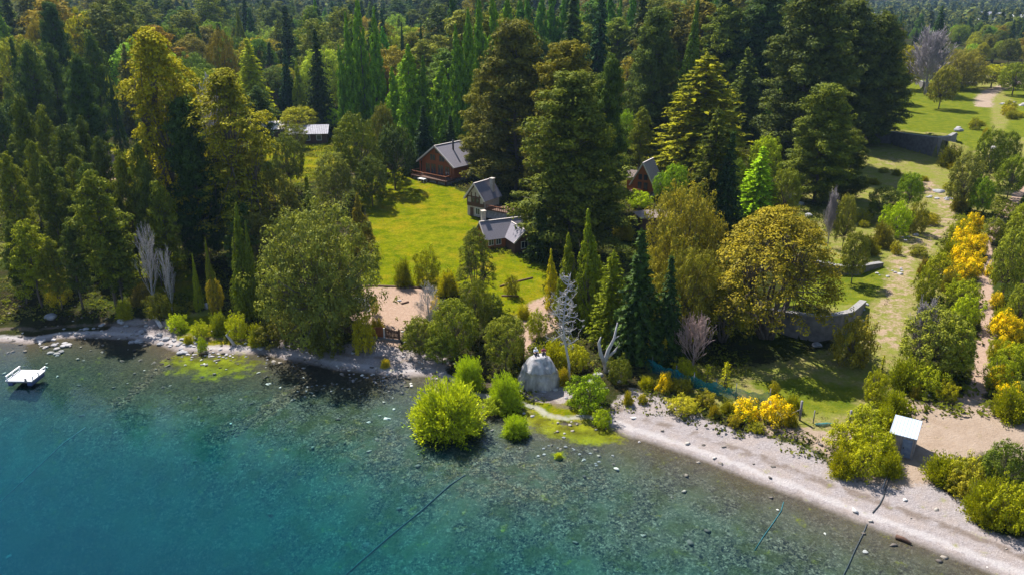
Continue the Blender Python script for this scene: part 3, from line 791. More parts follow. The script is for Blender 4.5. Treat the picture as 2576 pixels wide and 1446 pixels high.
# middle right
T('coihue', 1968, 524, 848, 182, (.135, .11, .022), 'large dome shaped golden brown beech with many stems on the right', var=0)
T('coihue', 1835, 690, 860, 78, (.125, .118, .018), 'low golden beech limbs spreading left under the large domed beech', var=1)
T('great_broad', 1738, 465, 780, 104, (.145, .125, .03), 'rounded golden brown tree left of the large domed beech')
T('great_broad', 1735, 620, 860, 82, (.105, .10, .026), 'lower brownish tree under the rounded golden brown one')
T('fir', 1622, 572, 905, 82, (.030, .052, .026), 'big dark fir behind the broken grey trunk')
T('fir', 1690, 640, 910, 62, (.022, .040, .024), 'second dark fir right of the broken grey trunk')
T('fan_fir', 1545, 628, 870, 58, (.105, .125, .014), 'yellow green fir between the bleached snag and the dark firs')
T('cypress', 1490, 530, 820, 60, (.10, .125, .014), 'pointed olive cypress behind the bleached snag')
T('cypress', 1437, 588, 800, 52, (.095, .11, .014), 'shorter olive cypress left of the pointed one')
T('cypress', 1388, 628, 775, 30, (.30, .26, .010), 'narrow cypress with a bright yellow sunlit side at the lawn edge')
# lower left and middle left
T('great_broad', 780, 522, 852, 152, (.098, .108, .044), 'huge round grey green tree on the shore left of the gravel yard')
T('cypress', 582, 515, 790, 46, (.075, .095, .016), 'tall pointed cypress left of the huge round tree')
T('cypress', 618, 560, 800, 28, (.07, .09, .018), 'smaller pointed cypress hugging the huge round tree')
T('cypress', 895, 488, 640, 38, (.125, .10, .018), 'rust tinged cypress at the left edge of the lawn')
T('fir', 770, 440, 640, 42, (.085, .095, .018), 'olive fir above the huge round tree')
T('broad', 690, 420, 640, 66, (.085, .085, .03), 'dull brown green tree between the golden beech and the huge round tree')
T('broad', 720, 330, 480, 46, (.07, .085, .025), 'dusky leafy tree just below the silver roof')
T('broad', 640, 520, 700, 50, (.09, .085, .035), 'brownish leafy tree left above the huge round tree')
T('cypress', 480, 640, 780, 16, (.13, .15, .016), 'thin lime cypress on the grassy bank')
T('cypress', 512, 600, 790, 18, (.09, .10, .018), 'thin olive cypress behind the thin lime one')
left = [(40, 250, 560, 42), (98, 280, 560, 36), (150, 325, 600, 40), (15, 390, 700, 40), (112, 410, 690, 38), (190, 395, 640, 34), (250, 350, 600, 34), (300, 390, 690, 38), (340, 365, 700, 34),
        (232, 440, 800, 62), (165, 560, 800, 38), (60, 560, 800, 46), (20, 560, 790, 34), (395, 470, 760, 40), (358, 420, 720, 26), (120, 600, 800, 30), (275, 560, 800, 40), (85, 360, 620, 30), (206, 300, 560, 30)]
dsc = ['at the left picture edge, highest up the bank', 'second from the left edge, behind the tawny clearing', 'behind the tawny clearing, right part', 'cut by the left picture edge half way down', 'slim, in front of the tawny clearing',
       'right of the tawny clearing', 'left of the sandy track', 'beside the lower end of the sandy track', 'right of the sandy track', 'biggest of the shore pines on the left', 'short, left of the biggest shore pine', 'sunlit and feathery, lowest at the left shore',
       'low, cut by the left picture edge at the shore', 'bushy topped, above the grey thicket', 'thin, above the grey thicket', 'small, between the feathery and the biggest shore pine', 'right of the biggest shore pine', 'small, in front of the clearing', 'thin, over the top of the sandy track']
for i, ((x, t_, b, w), d) in enumerate(zip(left, dsc)):
    b = b-26 if b > 740 else b
    c = [(.052, .066, .018), (.075, .088, .016), (.042, .056, .02), (.082, .092, .016)][i % 4] if x != 60 else (.12, .135, .012)
    T('pine', x, t_, b, w, c, 'olive pine '+d, 'olive pines of the left bank')
T('broad', 742, 312, 374, 30, (.10, .11, .025), 'bushy tree hiding the left end of the shiny metal roof')
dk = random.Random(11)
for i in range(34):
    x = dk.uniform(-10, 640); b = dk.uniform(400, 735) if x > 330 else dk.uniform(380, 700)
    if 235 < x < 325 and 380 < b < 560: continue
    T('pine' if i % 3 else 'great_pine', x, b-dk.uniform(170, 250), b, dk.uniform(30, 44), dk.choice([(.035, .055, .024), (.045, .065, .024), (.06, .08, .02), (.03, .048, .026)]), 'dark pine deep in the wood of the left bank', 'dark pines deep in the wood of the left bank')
T('wispy_bare', 352, 545, 770, 34, DK, 'grey leafless tree in the thicket of the left bank')
T('wispy_bare', 405, 610, 790, 22, DK, 'slim grey leafless tree right of the thicket')
T('shrub', 135, 705, 765, 34, (.13, .14, .014), 'bright olive shrub under the feathery shore pine')
T('shrub', 345, 700, 765, 36, (.10, .10, .06), 'grey green shrub in the thicket')
T('shrub', 395, 740, 800, 34, (.06, .075, .02), 'dark shrub below the grey thicket')
T('shrub', 305, 745, 800, 24, (.12, .15, .014), 'lime shrub left of the grey thicket')
T('broad', 535, 700, 800, 24, (.17, .135, .018), 'rusty narrow shrub tree left of the tall pointed cypress')
for i, (x, t_, b, w, c, l) in enumerate([(440, 790, 830, 24, LI, 'lime shrub at the top of the weedy bank'), (500, 810, 850, 20, (.14, .19, .014), 'small green shrub in the middle of the weedy bank'),
        (545, 775, 835, 30, (.10, .14, .016), 'green shrub below the pointed cypress'), (590, 790, 850, 26, (.15, .2, .014), 'yellow green shrub near the leaning white stump'), (640, 800, 868, 26, (.11, .14, .014), 'olive shrub touching the huge round tree'),
        (505, 850, 885, 13, (.10, .16, .014), 'tiny green shrub close to the shallow weed patch'), (470, 835, 862, 14, (.16, .19, .014), 'tiny lime shrub at the stony shore'), (690, 800, 860, 50, (.05, .06, .02), 'dark shrub under the huge round tree'),
        (815, 810, 885, 48, (.045, .06, .02), 'dark shrub under the right side of the huge round tree')]):
    T('shrub', x, t_, b, w, c, l)
# yard and centre
T('coihue', 1197, 578, 770, 54, (.075, .085, .022), 'open dark tree in front of the cross-gabled cottage', var=1)
T('shrub', 1012, 640, 718, 29, (.09, .12, .012), 'round green shrub at the bottom of the lawn, left of two')
T('shrub', 1070, 628, 712, 36, (.10, .13, .012), 'round green shrub at the bottom of the lawn, right of two')
T('shrub', 1125, 668, 740, 36, (.15, .17, .014), 'light green shrub right of the two round lawn shrubs')
T('wispy_bare', 1078, 700, 835, 38, DK, 'grey leafless tree beside the gravel yard')
T('broom', 1094, 748, 782, 14, (.1, .12, .01), 'small orange yellow broom behind the grey leafless tree by the yard')
T('broad', 1140, 745, 900, 62, (.095, .11, .020), 'olive bushy tree right of the grey leafless tree')
T('broad', 1052, 790, 892, 44, (.085, .095, .024), 'olive bush right of the wooden gate')
T('broad', 1195, 700, 850, 44, (.09, .10, .022), 'olive bushy tree in the middle of the thicket above the willow')
T('broad', 1235, 738, 835, 36, (.045, .06, .02), 'dark round tree in the thicket above the willow')
T('broad', 1272, 785, 930, 56, (.10, .11, .024), 'olive bushy tree between the willow and the big boulder')
T('broad', 1110, 830, 915, 44, (.08, .10, .02), 'olive bush directly behind the large willow')
T('shrub', 1350, 780, 850, 26, (.12, .16, .014), 'green shrub on the path above the big boulder')
T('shrub', 1318, 755, 800, 20, (.18, .21, .014), 'lime shrub at the end of the lower lawn')
T('shrub', 1288, 690, 745, 20, (.10, .12, .02), 'small shrub beneath the cross-gabled cottage')
T('shrub', 910, 795, 885, 28, (.15, .16, .012), 'yellow green shrub left of the wooden gate')
T('shrub', 945, 795, 835, 26, (.14, .14, .014), 'olive shrub hanging over the wooden gate')
T('shrub', 940, 745, 790, 12, (.15, .17, .014), 'little shrub beside the grey rock of the yard')
T('willow', 1122, 922, 1082, 108, (.175, .245, .030), 'large yellow green willow bush standing in the shallow water')
T('willow', 1176, 872, 975, 46, (.15, .235, .030), 'willow bush behind the large one')
T('willow', 1272, 915, 1022, 50, (.15, .235, .030), 'willow bush right of the large one')
T('willow', 1297, 1030, 1092, 40, (.15, .235, .030), 'low willow bush at the tip of the weedy flat')
T('willow', 1405, 1133, 1152, 14, (.24, .32, .02), 'tiny tuft of willow alone in the water')
T('willow', 968, 895, 922, 16, (.22, .22, .05), 'thin straggly tuft on the gravel below the gate')
T('shrub', 1395, 842, 925, 56, (.14, .17, .014), 'wide yellow green shrub behind the big boulder')
T('shrub', 1452, 870, 930, 34, (.13, .16, .014), 'yellow green shrub at the foot of the bleached snag')
T('shrub', 1418, 915, 965, 24, (.15, .15, .018), 'olive shrub right beside the big boulder')
T('shrub', 1480, 942, 1018, 58, (.085, .15, .016), 'deep green shrub right of the big boulder')
T('shrub', 1515, 1030, 1068, 24, (.13, .20, .014), 'low green shrub at the start of the pale beach')
T('shrub', 1300, 840, 905, 24, (.10, .12, .02), 'olive shrub left behind the big boulder')
T('shrub', 1250, 1000, 1035, 40, (.10, .15, .018), 'dark green growth under the right willow bush')
T('snag', 1440, 680, 962, 54, DK, 'tall bleached dead tree with crooked bristling limbs', rot=0.)
# beach fringe and fence
T('young_fir', 1636, 838, 918, 24, (.15, .16, .012), 'taller young fir behind the green netting, left of two')
T('young_fir', 1674, 852, 925, 26, (.14, .15, .012), 'young fir behind the green netting, right of two')
T('pink_bare', 1757, 798, 930, 48, DK, 'pinkish leafless tree behind the green netting')
T('young_fir', 1783, 918, 975, 26, (.14, .17, .012), 'young fir right of the pinkish leafless tree')
T('young_fir', 1830, 912, 978, 26, (.15, .18, .012), 'young fir farthest right along the netting')
T('shrub', 1745, 920, 965, 28, (.12, .16, .014), 'green shrub under the pinkish leafless tree')
T('shrub', 1722, 902, 945, 24, (.13, .16, .02), 'shrub left of the pinkish leafless tree')
T('shrub', 1628, 940, 972, 22, (.14, .17, .012), 'green shrub left of the round yellow broom by the netting')
T('broom', 1674, 938, 982, 27, (.12, .13, .01), 'round yellow broom beside the netting at the head of the beach')
T('broom', 1958, 1000, 1062, 40, (.14, .14, .01), 'brightest orange yellow broom at the end of the netting')
T('broom', 1882, 1004, 1052, 40, (.11, .15, .012), 'half green yellow broom left of the brightest one')
for i, (x, t_, b, w, c) in enumerate([(1716, 952, 985, 26, (.10, .11, .02)), (1775, 985, 1015, 30, (.11, .12, .02)), (1835, 1005, 1035, 26, (.10, .12, .016)), (1720, 1000, 1035, 38, (.15, .17, .03)), (1582, 975, 1015, 16, (.14, .15, .02)),
        (1618, 990, 1012, 12, (.13, .14, .014)), (1800, 1010, 1045, 18, (.13, .13, .02)), (1850, 1040, 1070, 18, (.12, .12, .02)), (1905, 1062, 1082, 20, (.10, .12, .014)), (1995, 1030, 1068, 22, (.12, .13, .016)), (1560, 900, 960, 30, (.05, .07, .02)),
        (2000, 985, 1030, 26, (.12, .15, .014)), (1950, 960, 990, 14, (.11, .12, .014))]):
    T('shrub', x, t_, b, w, c, ['dusky shrub in front of the netting near the round broom', 'dusky shrub in front of the middle of the netting', 'dusky shrub left of the half green broom', 'flat pale green shrub on the upper beach',
      'small shrub at the head of the pale beach', 'tiny shrub alone on the head of the pale beach', 'scrubby tuft right of the flat pale green shrub', 'scrubby tuft below the half green broom', 'low tuft under the orange broom', 'shrub between the orange broom and the leaning fence post',
      'dark shrub in the shade below the dark firs', 'green shrub behind the leaning fence post', 'tiny shrub at the netting end'][i])
# right side
R_ = [('broad', 2440, 385, 530, 52, (.095, .10, .045), 'grey green leafy tree left of the dirt path at the right'), ('broad', 2505, 320, 470, 40, (.075, .095, .02), 'dark green tree right below the upper wall end'),
      ('broad', 2480, 440, 545, 28, (.10, .15, .016), 'small green tree beside the grey green leafy one'), ('shrub', 2400, 355, 420, 34, (.05, .065, .02), 'dark shrub at the right end of the upper wall'),
      ('broad', 2300, 425, 530, 30, (.10, .15, .016), 'bright green narrow tree on the terraced slope'), ('broad', 2235, 470, 560, 46, (.05, .065, .022), 'dark thicket tree left of the bright green narrow one'),
      ('shrub', 2265, 508, 592, 34, (.12, .20, .014), 'round lime shrub in the thicket on the slope'), ('shrub', 2312, 512, 585, 26, (.085, .10, .03), 'dull brown green shrub beside the round lime shrub'),
      ('shrub', 2230, 548, 620, 32, (.085, .095, .04), 'brownish shrub left below the round lime shrub'), ('broad', 2140, 485, 625, 32, (.12, .12, .040), 'grey gold tree right behind the large domed beech'),
      ('grey_bare', 2104, 470, 620, 20, DK, 'grey leafless tree beside the grey gold tree'), ('broad', 2163, 575, 712, 38, (.095, .10, .028), 'olive tree standing on the small lawn above the lower wall'),
      ('broad', 2383, 155, 275, 38, (.11, .105, .028), 'olive tree standing on the upper lawn'), ('shrub', 2160, 800, 915, 52, (.095, .10, .032), 'big olive shrub below the lower wall'),
      ('shrub', 2190, 580, 640, 24, (.07, .08, .02), 'dark shrub behind the olive tree on the small lawn'),
      ('shrub', 2425, 545, 610, 28, (.09, .12, .014), 'top shrub of the green hedge row by the broom'), ('shrub', 2400, 590, 660, 30, (.08, .11, .014), 'second shrub of the green hedge row'), ('shrub', 2370, 635, 705, 30, (.09, .12, .014), 'third shrub of the green hedge row'),
      ('shrub', 2340, 680, 755, 32, (.085, .115, .014), 'lowest shrub of the green hedge row'), ('shrub', 2398, 665, 735, 26, (.09, .10, .035), 'brownish shrub between hedge row and broom'),
      ('shrub', 2430, 705, 762, 36, (.09, .13, .014), 'green shrub below the tall broom'), ('shrub', 2330, 640, 690, 18, (.09, .09, .04), 'small dull shrub left of the hedge row'),
      ('broad', 2562, 570, 755, 46, (.12, .135, .030), 'olive tree at the right picture edge, right of the path'), ('broad', 2590, 505, 640, 42, (.11, .125, .02), 'tree cut by the right picture edge above the path'),
      ('broad', 2510, 545, 610, 28, (.10, .11, .018), 'small olive tree left of the path bend'), ('broad', 2588, 700, 830, 36, (.11, .125, .022), 'dusky tree cut by the right picture edge by the path'),
      ('broad', 2370, 775, 945, 76, (.115, .125, .035), 'large scraggly grey green tree above the shed'), ('broad', 2422, 810, 955, 52, (.11, .13, .022), 'olive tree right behind the scraggly one'),
      ('shrub', 2440, 745, 820, 34, (.12, .18, .014), 'lime shrub left of the dirt path'), ('grey_bare', 2345, 745, 930, 36, DK, 'dark leafless limbs standing out of the scraggly tree'),
      ('shrub', 2290, 880, 975, 48, (.095, .13, .014), 'green shrub left of the scraggly tree'), ('shrub', 2340, 920, 990, 40, (.10, .14, .014), 'green shrub at the foot of the scraggly tree'),
      ('young_fir', 2225, 895, 950, 16, (.12, .15, .014), 'young fir on the slope above the fence posts'), ('shrub', 2215, 935, 1010, 34, (.11, .14, .012), 'yellow green shrub above the middle fence post'),
      ('shrub', 2260, 970, 1040, 44, (.10, .135, .012), 'green shrub above the shed'), ('shrub', 2390, 960, 1005, 26, (.13, .15, .014), 'shrub right of the two white rocks'), ('shrub', 2310, 962, 1000, 16, (.10, .11, .02), 'tiny shrub left of the two white rocks'),
      ('shrub', 2190, 1020, 1085, 44, (.105, .14, .012), 'green shrub beside the right fence post'), ('shrub', 2235, 1010, 1080, 36, (.10, .135, .012), 'green shrub behind the shed corner'),
      ('shrub', 2140, 1060, 1130, 48, (.12, .15, .012), 'shrub left of the shed nearest the fence'), ('shrub', 2200, 1075, 1150, 52, (.115, .15, .012), 'broad shrub left of the shed'), ('shrub', 2130, 1120, 1190, 40, (.125, .15, .012), 'front left shrub of the clump on the beach'),
      ('shrub', 2190, 1115, 1190, 50, (.12, .15, .012), 'front middle shrub of the clump on the beach'), ('shrub', 2250, 1125, 1190, 34, (.11, .14, .012), 'front right shrub of the clump, before the shed'), ('shrub', 2235, 1105, 1160, 34, (.125, .155, .012), 'shrub leaning on the shed wall'),
      ('shrub', 2388, 1130, 1205, 56, (.10, .13, .012), 'rounded shrub alone on the sand right of the shed'), ('shrub', 2455, 1150, 1225, 48, (.11, .13, .03), 'mottled shrub in the clump at the lower right'), ('shrub', 2440, 1190, 1240, 40, (.12, .13, .03), 'low mottled shrub in front of the clump at the lower right'),
      ('broad', 2545, 1105, 1240, 56, (.06, .08, .02), 'dark green bushy tree at the lower right picture edge'), ('shrub', 2490, 1185, 1290, 52, (.10, .13, .012), 'big shrub in the clump at the lower right'), ('shrub', 2545, 1215, 1315, 56, (.105, .135, .012), 'biggest front shrub at the lower right'),
      ('shrub', 2500, 1240, 1310, 52, (.11, .135, .012), 'front left shrub at the lower right'), ('shrub', 2600, 1240, 1340, 50, (.10, .13, .012), 'front shrub cut by the right picture edge'),
      ('shrub', 2530, 760, 830, 34, (.10, .13, .014), 'green shrub right of the dirt path'), ('shrub', 2560, 860, 930, 40, (.10, .14, .014), 'green shrub at the right edge above the sand'), ('shrub', 2530, 900, 975, 36, (.09, .13, .014), 'green shrub right of the path foot'),
      ('shrub', 2560, 960, 1050, 48, (.10, .13, .012), 'green shrub cut by the right edge above the sand'), ('shrub', 2512, 850, 910, 16, (.12, .15, .014), 'dark shrub against the lower path'), ('broad', 2560, 380, 500, 40, (.085, .11, .018), 'olive tree at the right edge above the path top'),
      ('broad', 2545, 330, 440, 30, (.07, .09, .02), 'dark tree right of the upper grassy knoll'), ('shrub', 2425, 470, 530, 26, (.09, .10, .05), 'grey shrub before the grey green leafy tree'),
      # top right distance
      ('fir', 2372, 14, 165, 36, (.025, .05, .03), 'dark fir behind the purple grey leafless tree'), ('grey_bare', 2358, 62, 225, 54, DK, 'purple grey leafless tree at the top right'),
      ('great_broad', 2430, 122, 225, 54, (.14, .125, .045), 'brownish round tree right of the purple grey leafless one'), ('broad', 2295, 110, 225, 44, (.15, .14, .014), 'rust and green round tree left of the purple grey leafless one'),
      ('broad', 2505, 160, 222, 44, (.17, .17, .012), 'yellow green round bush tree by the pale road'), ('broad', 2565, 150, 240, 36, (.10, .12, .02), 'dark round tree on the far side of the pale road'), ('broad', 2255, 150, 260, 40, (.09, .10, .03), 'dull tree behind the open-branched dark one')]
for k, x, t_, b, w, c, l in R_: T(k, x, t_, b, w, c, l)
for i, (x, t_, b, w, l) in enumerate([(2458, 538, 592, 24, 'topmost yellow broom of the tall drift beside the path'), (2440, 585, 640, 30, 'upper middle yellow broom of the tall drift'), (2462, 632, 680, 24, 'yellow broom of the tall drift closest to the path'),
        (2415, 620, 680, 28, 'lower left yellow broom of the tall drift'), (2405, 668, 720, 26, 'lowest yellow broom of the tall drift'), (2496, 660, 695, 14, 'small yellow broom in the middle of the dirt path'), (2516, 735, 775, 18, 'yellow broom right of the path, topmost of the lower ones'),
        (2538, 785, 850, 30, 'yellow broom right of the path, second from the top'), (2530, 850, 900, 24, 'yellow broom right of the path, third from the top'), (2518, 920, 975, 28, 'golden broom at the foot of the path'), (2545, 965, 1010, 30, 'lowest golden broom at the right'), (2432, 560, 620, 26, 'yellow broom on the left flank of the tall drift'), (2470, 590, 640, 24, 'yellow broom on the right flank of the tall drift'), (2440, 645, 700, 30, 'yellow broom at the heart of the tall drift'), (2560, 800, 860, 26, 'yellow broom cut by the right edge beside the second from the top')]):
    w *= 1.05
    T('broom', x, t_, b, w, (.11, .14, .012), l)

# ------------------------------------------------------------------ forest behind: individual trees by kind, then the far mass
rs = random.Random(5)
def free(px, py):
    if px < 560: lim = 330
    elif px < 1050: lim = 290
    elif px < 1150: lim = 330
    elif px < 1560: lim = 400
    elif px < 2200: lim = 330
    else: lim = 128 if px < 2440 else 175
    return py < lim
cands = []
ypx = 300.
gx = 0
yw = 215.
while yw < 560:
    w = .66*yw; x = -w-12
    while x < w+12:
        X, Y = x+rs.uniform(-3.5, 3.5), yw+rs.uniform(-3.5, 3.5)
        zz = 8.5; dpt = Y*cp+(HC-zz)*sp; px = CX+F*X/dpt; py = CY-F*((zz-HC)*cp+Y*sp)/dpt
        if free(px, py): cands.append((X, Y, px, py))
        x += (8+yw*.02)*(.62 if (X > .40*Y and Y > 330) else 1)
    yw += 8+yw*.016
KB = {'coihue': ((.12, .12, .02), 'spreading beech in the wood far behind the houses', 'beeches in the wood behind the houses'),
      'fan_fir': ((.08, .095, .025), 'cedar in the wood far behind the houses', 'cedars in the wood behind the houses'),
      'poplar': ((.09, .16, .03), 'poplar in the wood far behind the houses', 'poplars in the wood behind the houses'),
      'fir': ((.028, .05, .03), 'dark fir in the wood far behind the houses', 'dark firs in the wood behind the houses'),
      'broad': ((.10, .11, .03), 'leafy tree in the wood far behind the houses', 'leafy trees in the wood behind the houses'),
      'pine': ((.055, .075, .028), 'dull green pine in the wood far behind the houses', 'dull green pines in the wood behind the houses'),
      'slender_cypress': ((.04, .07, .03), 'narrow dark spire in the wood far behind the houses', 'narrow spires in the wood behind the houses')}
nn_ = 0
for X, Y, px, py in cands:
    if px > 2150: k = rs.choice(['broad']*2+['fir', 'pine']+['coihue']*2)
    else: k = rs.choice(['fir']*5+['broad']*4+['pine']*6+['poplar']+['coihue']*4+['fan_fir']*2)
    H = {'coihue': rs.uniform(14, 25), 'fan_fir': rs.uniform(20, 34), 'poplar': rs.uniform(20, 30), 'fir': rs.uniform(20, 38), 'broad': rs.uniform(15, 27), 'pine': rs.uniform(17, 34), 'slender_cypress': rs.uniform(16, 26)}[k]
    if px > 2150: H *= .48
    elif px > 560 and px < 1080: H *= .82
    w = H*{'coihue': .42, 'fan_fir': .23, 'poplar': .12, 'fir': .22, 'broad': .42, 'pine': .27, 'slender_cypress': .13}[k]*rs.uniform(.85, 1.2)
    c, l, g = KB[k]
    v = rs.random()
    if k in ('broad', 'coihue'): c = rs.choice([(.13, .13, .02), (.09, .10, .03), (.14, .19, .05), (.15, .18, .02), (.09, .085, .035), (.06, .09, .03), (.10, .15, .02), (.05, .075, .02)])
    elif k == 'pine': c = rs.choice([(.055, .075, .028), (.085, .09, .024), (.04, .06, .03), (.11, .10, .02)])
    c = tuple(q*rs.uniform(.8, 1.25) for q in c)
    plant(k, X, Y, gz(X, Y), H, w, c, l, g); nn_ += 1
print('forest individuals', nn_)
from collections import Counter
print(Counter(counter))

def far_mass():
    lv = Leaves(99); r = lv.r
    Y = []; y = 565.
    n = 0
    while y < 2300:
        w = .70*y; st = 9+y*.012
        xs_ = np.arange(-w, w, st); 
        for x in xs_:
            X = x+r.normal()*3; Yy = y+r.normal()*3
            dp = Yy*cp+44*sp; px = CX+F*X/dp
            H = r.uniform(14, 32)*(1 if px < 2150 else .62); R = H*r.uniform(.22, .42)*(1 if y < 1300 else 1.7); Z = float(ZI(X, Yy))
            con = r.random() < (.55 if y < 1300 else .8)
            m = 60 if y < 800 else 26
            t = r.random(m)**.8
            a = r.random(m)*6.283
            if con: rr = R*.75*(1-t)+.3
            else: rr = R*np.sqrt(np.clip(1-(t*1.6-.6)**2, 0, 1)); 
            C = np.stack([X+rr*np.cos(a), Yy+rr*np.sin(a), Z+H*(.08+.9*t)], 1)
            N = nrm(np.stack([np.cos(a), np.sin(a), .4+t], 1)+.5*rdir(m, r)); U = rdir(m, r); U = nrm(U-N*np.sum(U*N, 1, keepdims=True))
            base = r.random()
            lv.add(C, N, U, R*(.55 if y < 800 else .75), R*(.42 if y < 800 else .6), np.clip(base+.25*r.normal(size=m), 0, 1))
        y += st*1.0
    b = NB('distant_foliage')
    v = b.attr('leafvar')
    c = b.ramp(v, [(0., (.022, .04, .02)), (.35, (.045, .065, .022)), (.6, (.08, .09, .025)), (.85, (.13, .13, .03)), (1., (.16, .19, .05))])
    df = b.n('ShaderNodeBsdfDiffuse', inp={'Color': c}).outputs[0]; tl = b.n('ShaderNodeBsdfTranslucent', inp={'Color': c}).outputs[0]
    me = lv.mesh('distant_forest', b.surf(b.n('ShaderNodeMixShader', inp={0: .3, 1: df, 2: tl}).outputs[0]))
    o = bpy.data.objects.new('distant_forest', me); COL.objects.link(o)
    finish(o, 'distant wood filling the top of the picture below the blue slope', 'forest', None, 'stuff')
ZREF = gz(0, 500)
def ZI(x, y):
    return ZREF + .30*max(0, y-1400-.1*x)*float(smooth(1400, 1700, np.array(y-.1*x)))
far_mass()

#@@PART3

sc_ = random.Random(21)
for i in range(26):
    x, b = sc_.choice([(2200, 450), (2300, 470), (2420, 470), (2330, 560), (2380, 620), (2240, 640), (2130, 560), (2300, 640), (2470, 330), (2540, 300), (2450, 300)])
    x += sc_.gauss(0, 28); b += sc_.gauss(0, 14)
    if 2080 < x < 2230 and 650 < b < 800: continue
    T('shrub', x, b-sc_.uniform(12, 34), b, sc_.uniform(10, 24), sc_.choice([(.10, .12, .02), (.08, .10, .02), (.13, .14, .02)]), 'low scrubby bush scattered on the terraced slope', 'scrubby bushes on the terraced slope')
# ------------------------------------------------------------------ built things
M_ROOF = mat_simple('slate_roof', (.12, .11, .13), (.23, .21, .24), 6, .8, bump=.3, stretch=(1, 1, 4))
M_ROOFB = mat_simple('weathered_shingles', (.20, .15, .13), (.34, .27, .24), 6, .9, bump=.3)
M_TRIM = mat_simple('pale_trim', (.50, .44, .40), (.66, .58, .54), 5, .7)
M_LOG = mat_simple('varnished_wood', (.20, .055, .018), (.38, .13, .045), 6, .7, stretch=(1, 1, 5), bump=.2)
M_DARKW = mat_simple('dark_wood', (.06, .03, .02), (.13, .07, .045), 6, .8, stretch=(1, 1, 5), bump=.2)
M_PLAST = mat_simple('cream_plaster', (.36, .31, .26), (.50, .44, .38), 3, .9)
M_STONE = mat_simple('grey_stone', (.17, .16, .17), (.36, .34, .35), 2.2, .95, bump=.6, detail=7)
M_WALLST = mat_simple('rendered_wall', (.10, .09, .09), (.19, .17, .165), 1.3, .95, bump=.5, detail=7)
M_COPE = mat_simple('pale_coping', (.16, .15, .145), (.26, .245, .235), 3, .9)
M_ROCKL = mat_simple('pale_rock', (.25, .235, .235), (.42, .395, .395), 1.5, .95, bump=.7, detail=8)
M_ROCKW = mat_simple('drowned_rock', (.022, .018, .014), (.10, .075, .05), 1.6, .95, bump=.7, detail=8)
M_ROCKD = mat_simple('dark_rock', (.14, .14, .15), (.34, .33, .34), 1.6, .95, bump=.7, detail=8)
M_TIN = mat_simple('pale_sheet_metal', (.34, .39, .48), (.42, .47, .54), 1.0, .45, .0, detail=3)
M_BOULD = mat_simple('stained_boulder', (.15, .14, .145), (.46, .435, .435), 1.1, .95, bump=1., detail=10, stretch=(1.6, 1.6, .55))
M_SHEDW = mat_simple('weathered_shed_wall', (.20, .17, .17), (.36, .31, .30), 3, .85, stretch=(5, 5, .4), bump=.3)
M_BLUEP = mat_simple('faded_blue_paint', (.09, .13, .22), (.20, .24, .32), 3, .8)
M_BLACK = mat_simple('black_metal', (.015, .015, .018), (.04, .04, .045), 5, .5)
M_WHITE = mat_simple('white_paint', (.60, .59, .59), (.70, .69, .69), 3, .6)
M_TEAL = mat_simple('teal_plastic', (.02, .13, .16), (.04, .20, .24), 3, .6)
M_POST = mat_simple('weathered_post', (.13, .12, .13), (.26, .24, .25), 5, .9, stretch=(3, 3, .5))
M_ROPE = mat_simple('dark_hose', (.035, .04, .045), (.08, .085, .09), 5, .8)
M_SILV = mat_simple('bare_metal_roof', (.17, .165, .19), (.34, .33, .37), 2.5, .75, .2)
def mat_glass():
    b = NB('window_glass')
    return b.pbr((.03, .04, .06), .12, None, 0, .8)
M_GLASS = mat_glass()

class MB:
    def __init__(s): s.v = []; s.f = []
    def poly(s, pts, faces):
        b = len(s.v); s.v += [tuple(p) for p in pts]; s.f += [tuple(b+i for i in f) for f in faces]; return s
    def box(s, x0, x1, y0, y1, z0, z1, rot=0., piv=None):
        P8 = [Vector((x, y, z)) for z in (z0, z1) for y in (y0, y1) for x in (x0, x1)]
        if rot:
            c = piv or Vector(((x0+x1)/2, (y0+y1)/2, 0)); R = Matrix.Rotation(rot, 3, 'Z')
            P8 = [c+R @ (p-c) for p in P8]
        return s.poly(P8, [(0, 2, 3, 1), (4, 5, 7, 6), (0, 1, 5, 4), (2, 6, 7, 3), (0, 4, 6, 2), (1, 3, 7, 5)])
    def beam(s, a, b, w, h=None):
        a, b = Vector(a), Vector(b); h = h or w; d = (b-a).normalized()
        u = d.cross(Vector((0, 0, 1))); u = u.normalized() if u.length > 1e-3 else Vector((1, 0, 0)); v = u.cross(d)
        pts = [p+u*w/2*i+v*h/2*j for p in (a, b) for i, j in ((-1, -1), (1, -1), (1, 1), (-1, 1))]
        return s.poly(pts, [(0, 1, 2, 3), (7, 6, 5, 4), (0, 4, 5, 1), (1, 5, 6, 2), (2, 6, 7, 3), (3, 7, 4, 0)])
    def slab(s, quad, th):
        """a roof plane: quad corners (top face, counter-clockwise from above) with thickness downwards along its normal"""
        q = [Vector(p) for p in quad]; n = (q[1]-q[0]).cross(q[2]-q[0]).normalized()
        if n.z < 0: q.reverse(); n = -n
        pts = q+[p-n*th for p in q]; k = len(q)
        return s.poly(pts, [tuple(range(k)), tuple(reversed(range(k, 2*k)))]+[(i, i+k, (i+1) % k+k, (i+1) % k) for i in range(k)])
    def build(s, name, mat, parent=None, bevel=0.):
        me = bpy.data.meshes.new(name); me.from_pydata(s.v, [], s.f); me.materials.append(mat)
        bm = bmesh.new(); bm.from_mesh(me); bmesh.ops.recalc_face_normals(bm, faces=bm.faces); bm.to_mesh(me); bm.free()
        o = bpy.data.objects.new(name, me); COL.objects.link(o)
        if parent: o.parent = parent
        if bevel:
            md = o.modifiers.new('bevel', 'BEVEL'); md.width = bevel; md.segments = 2
        return o
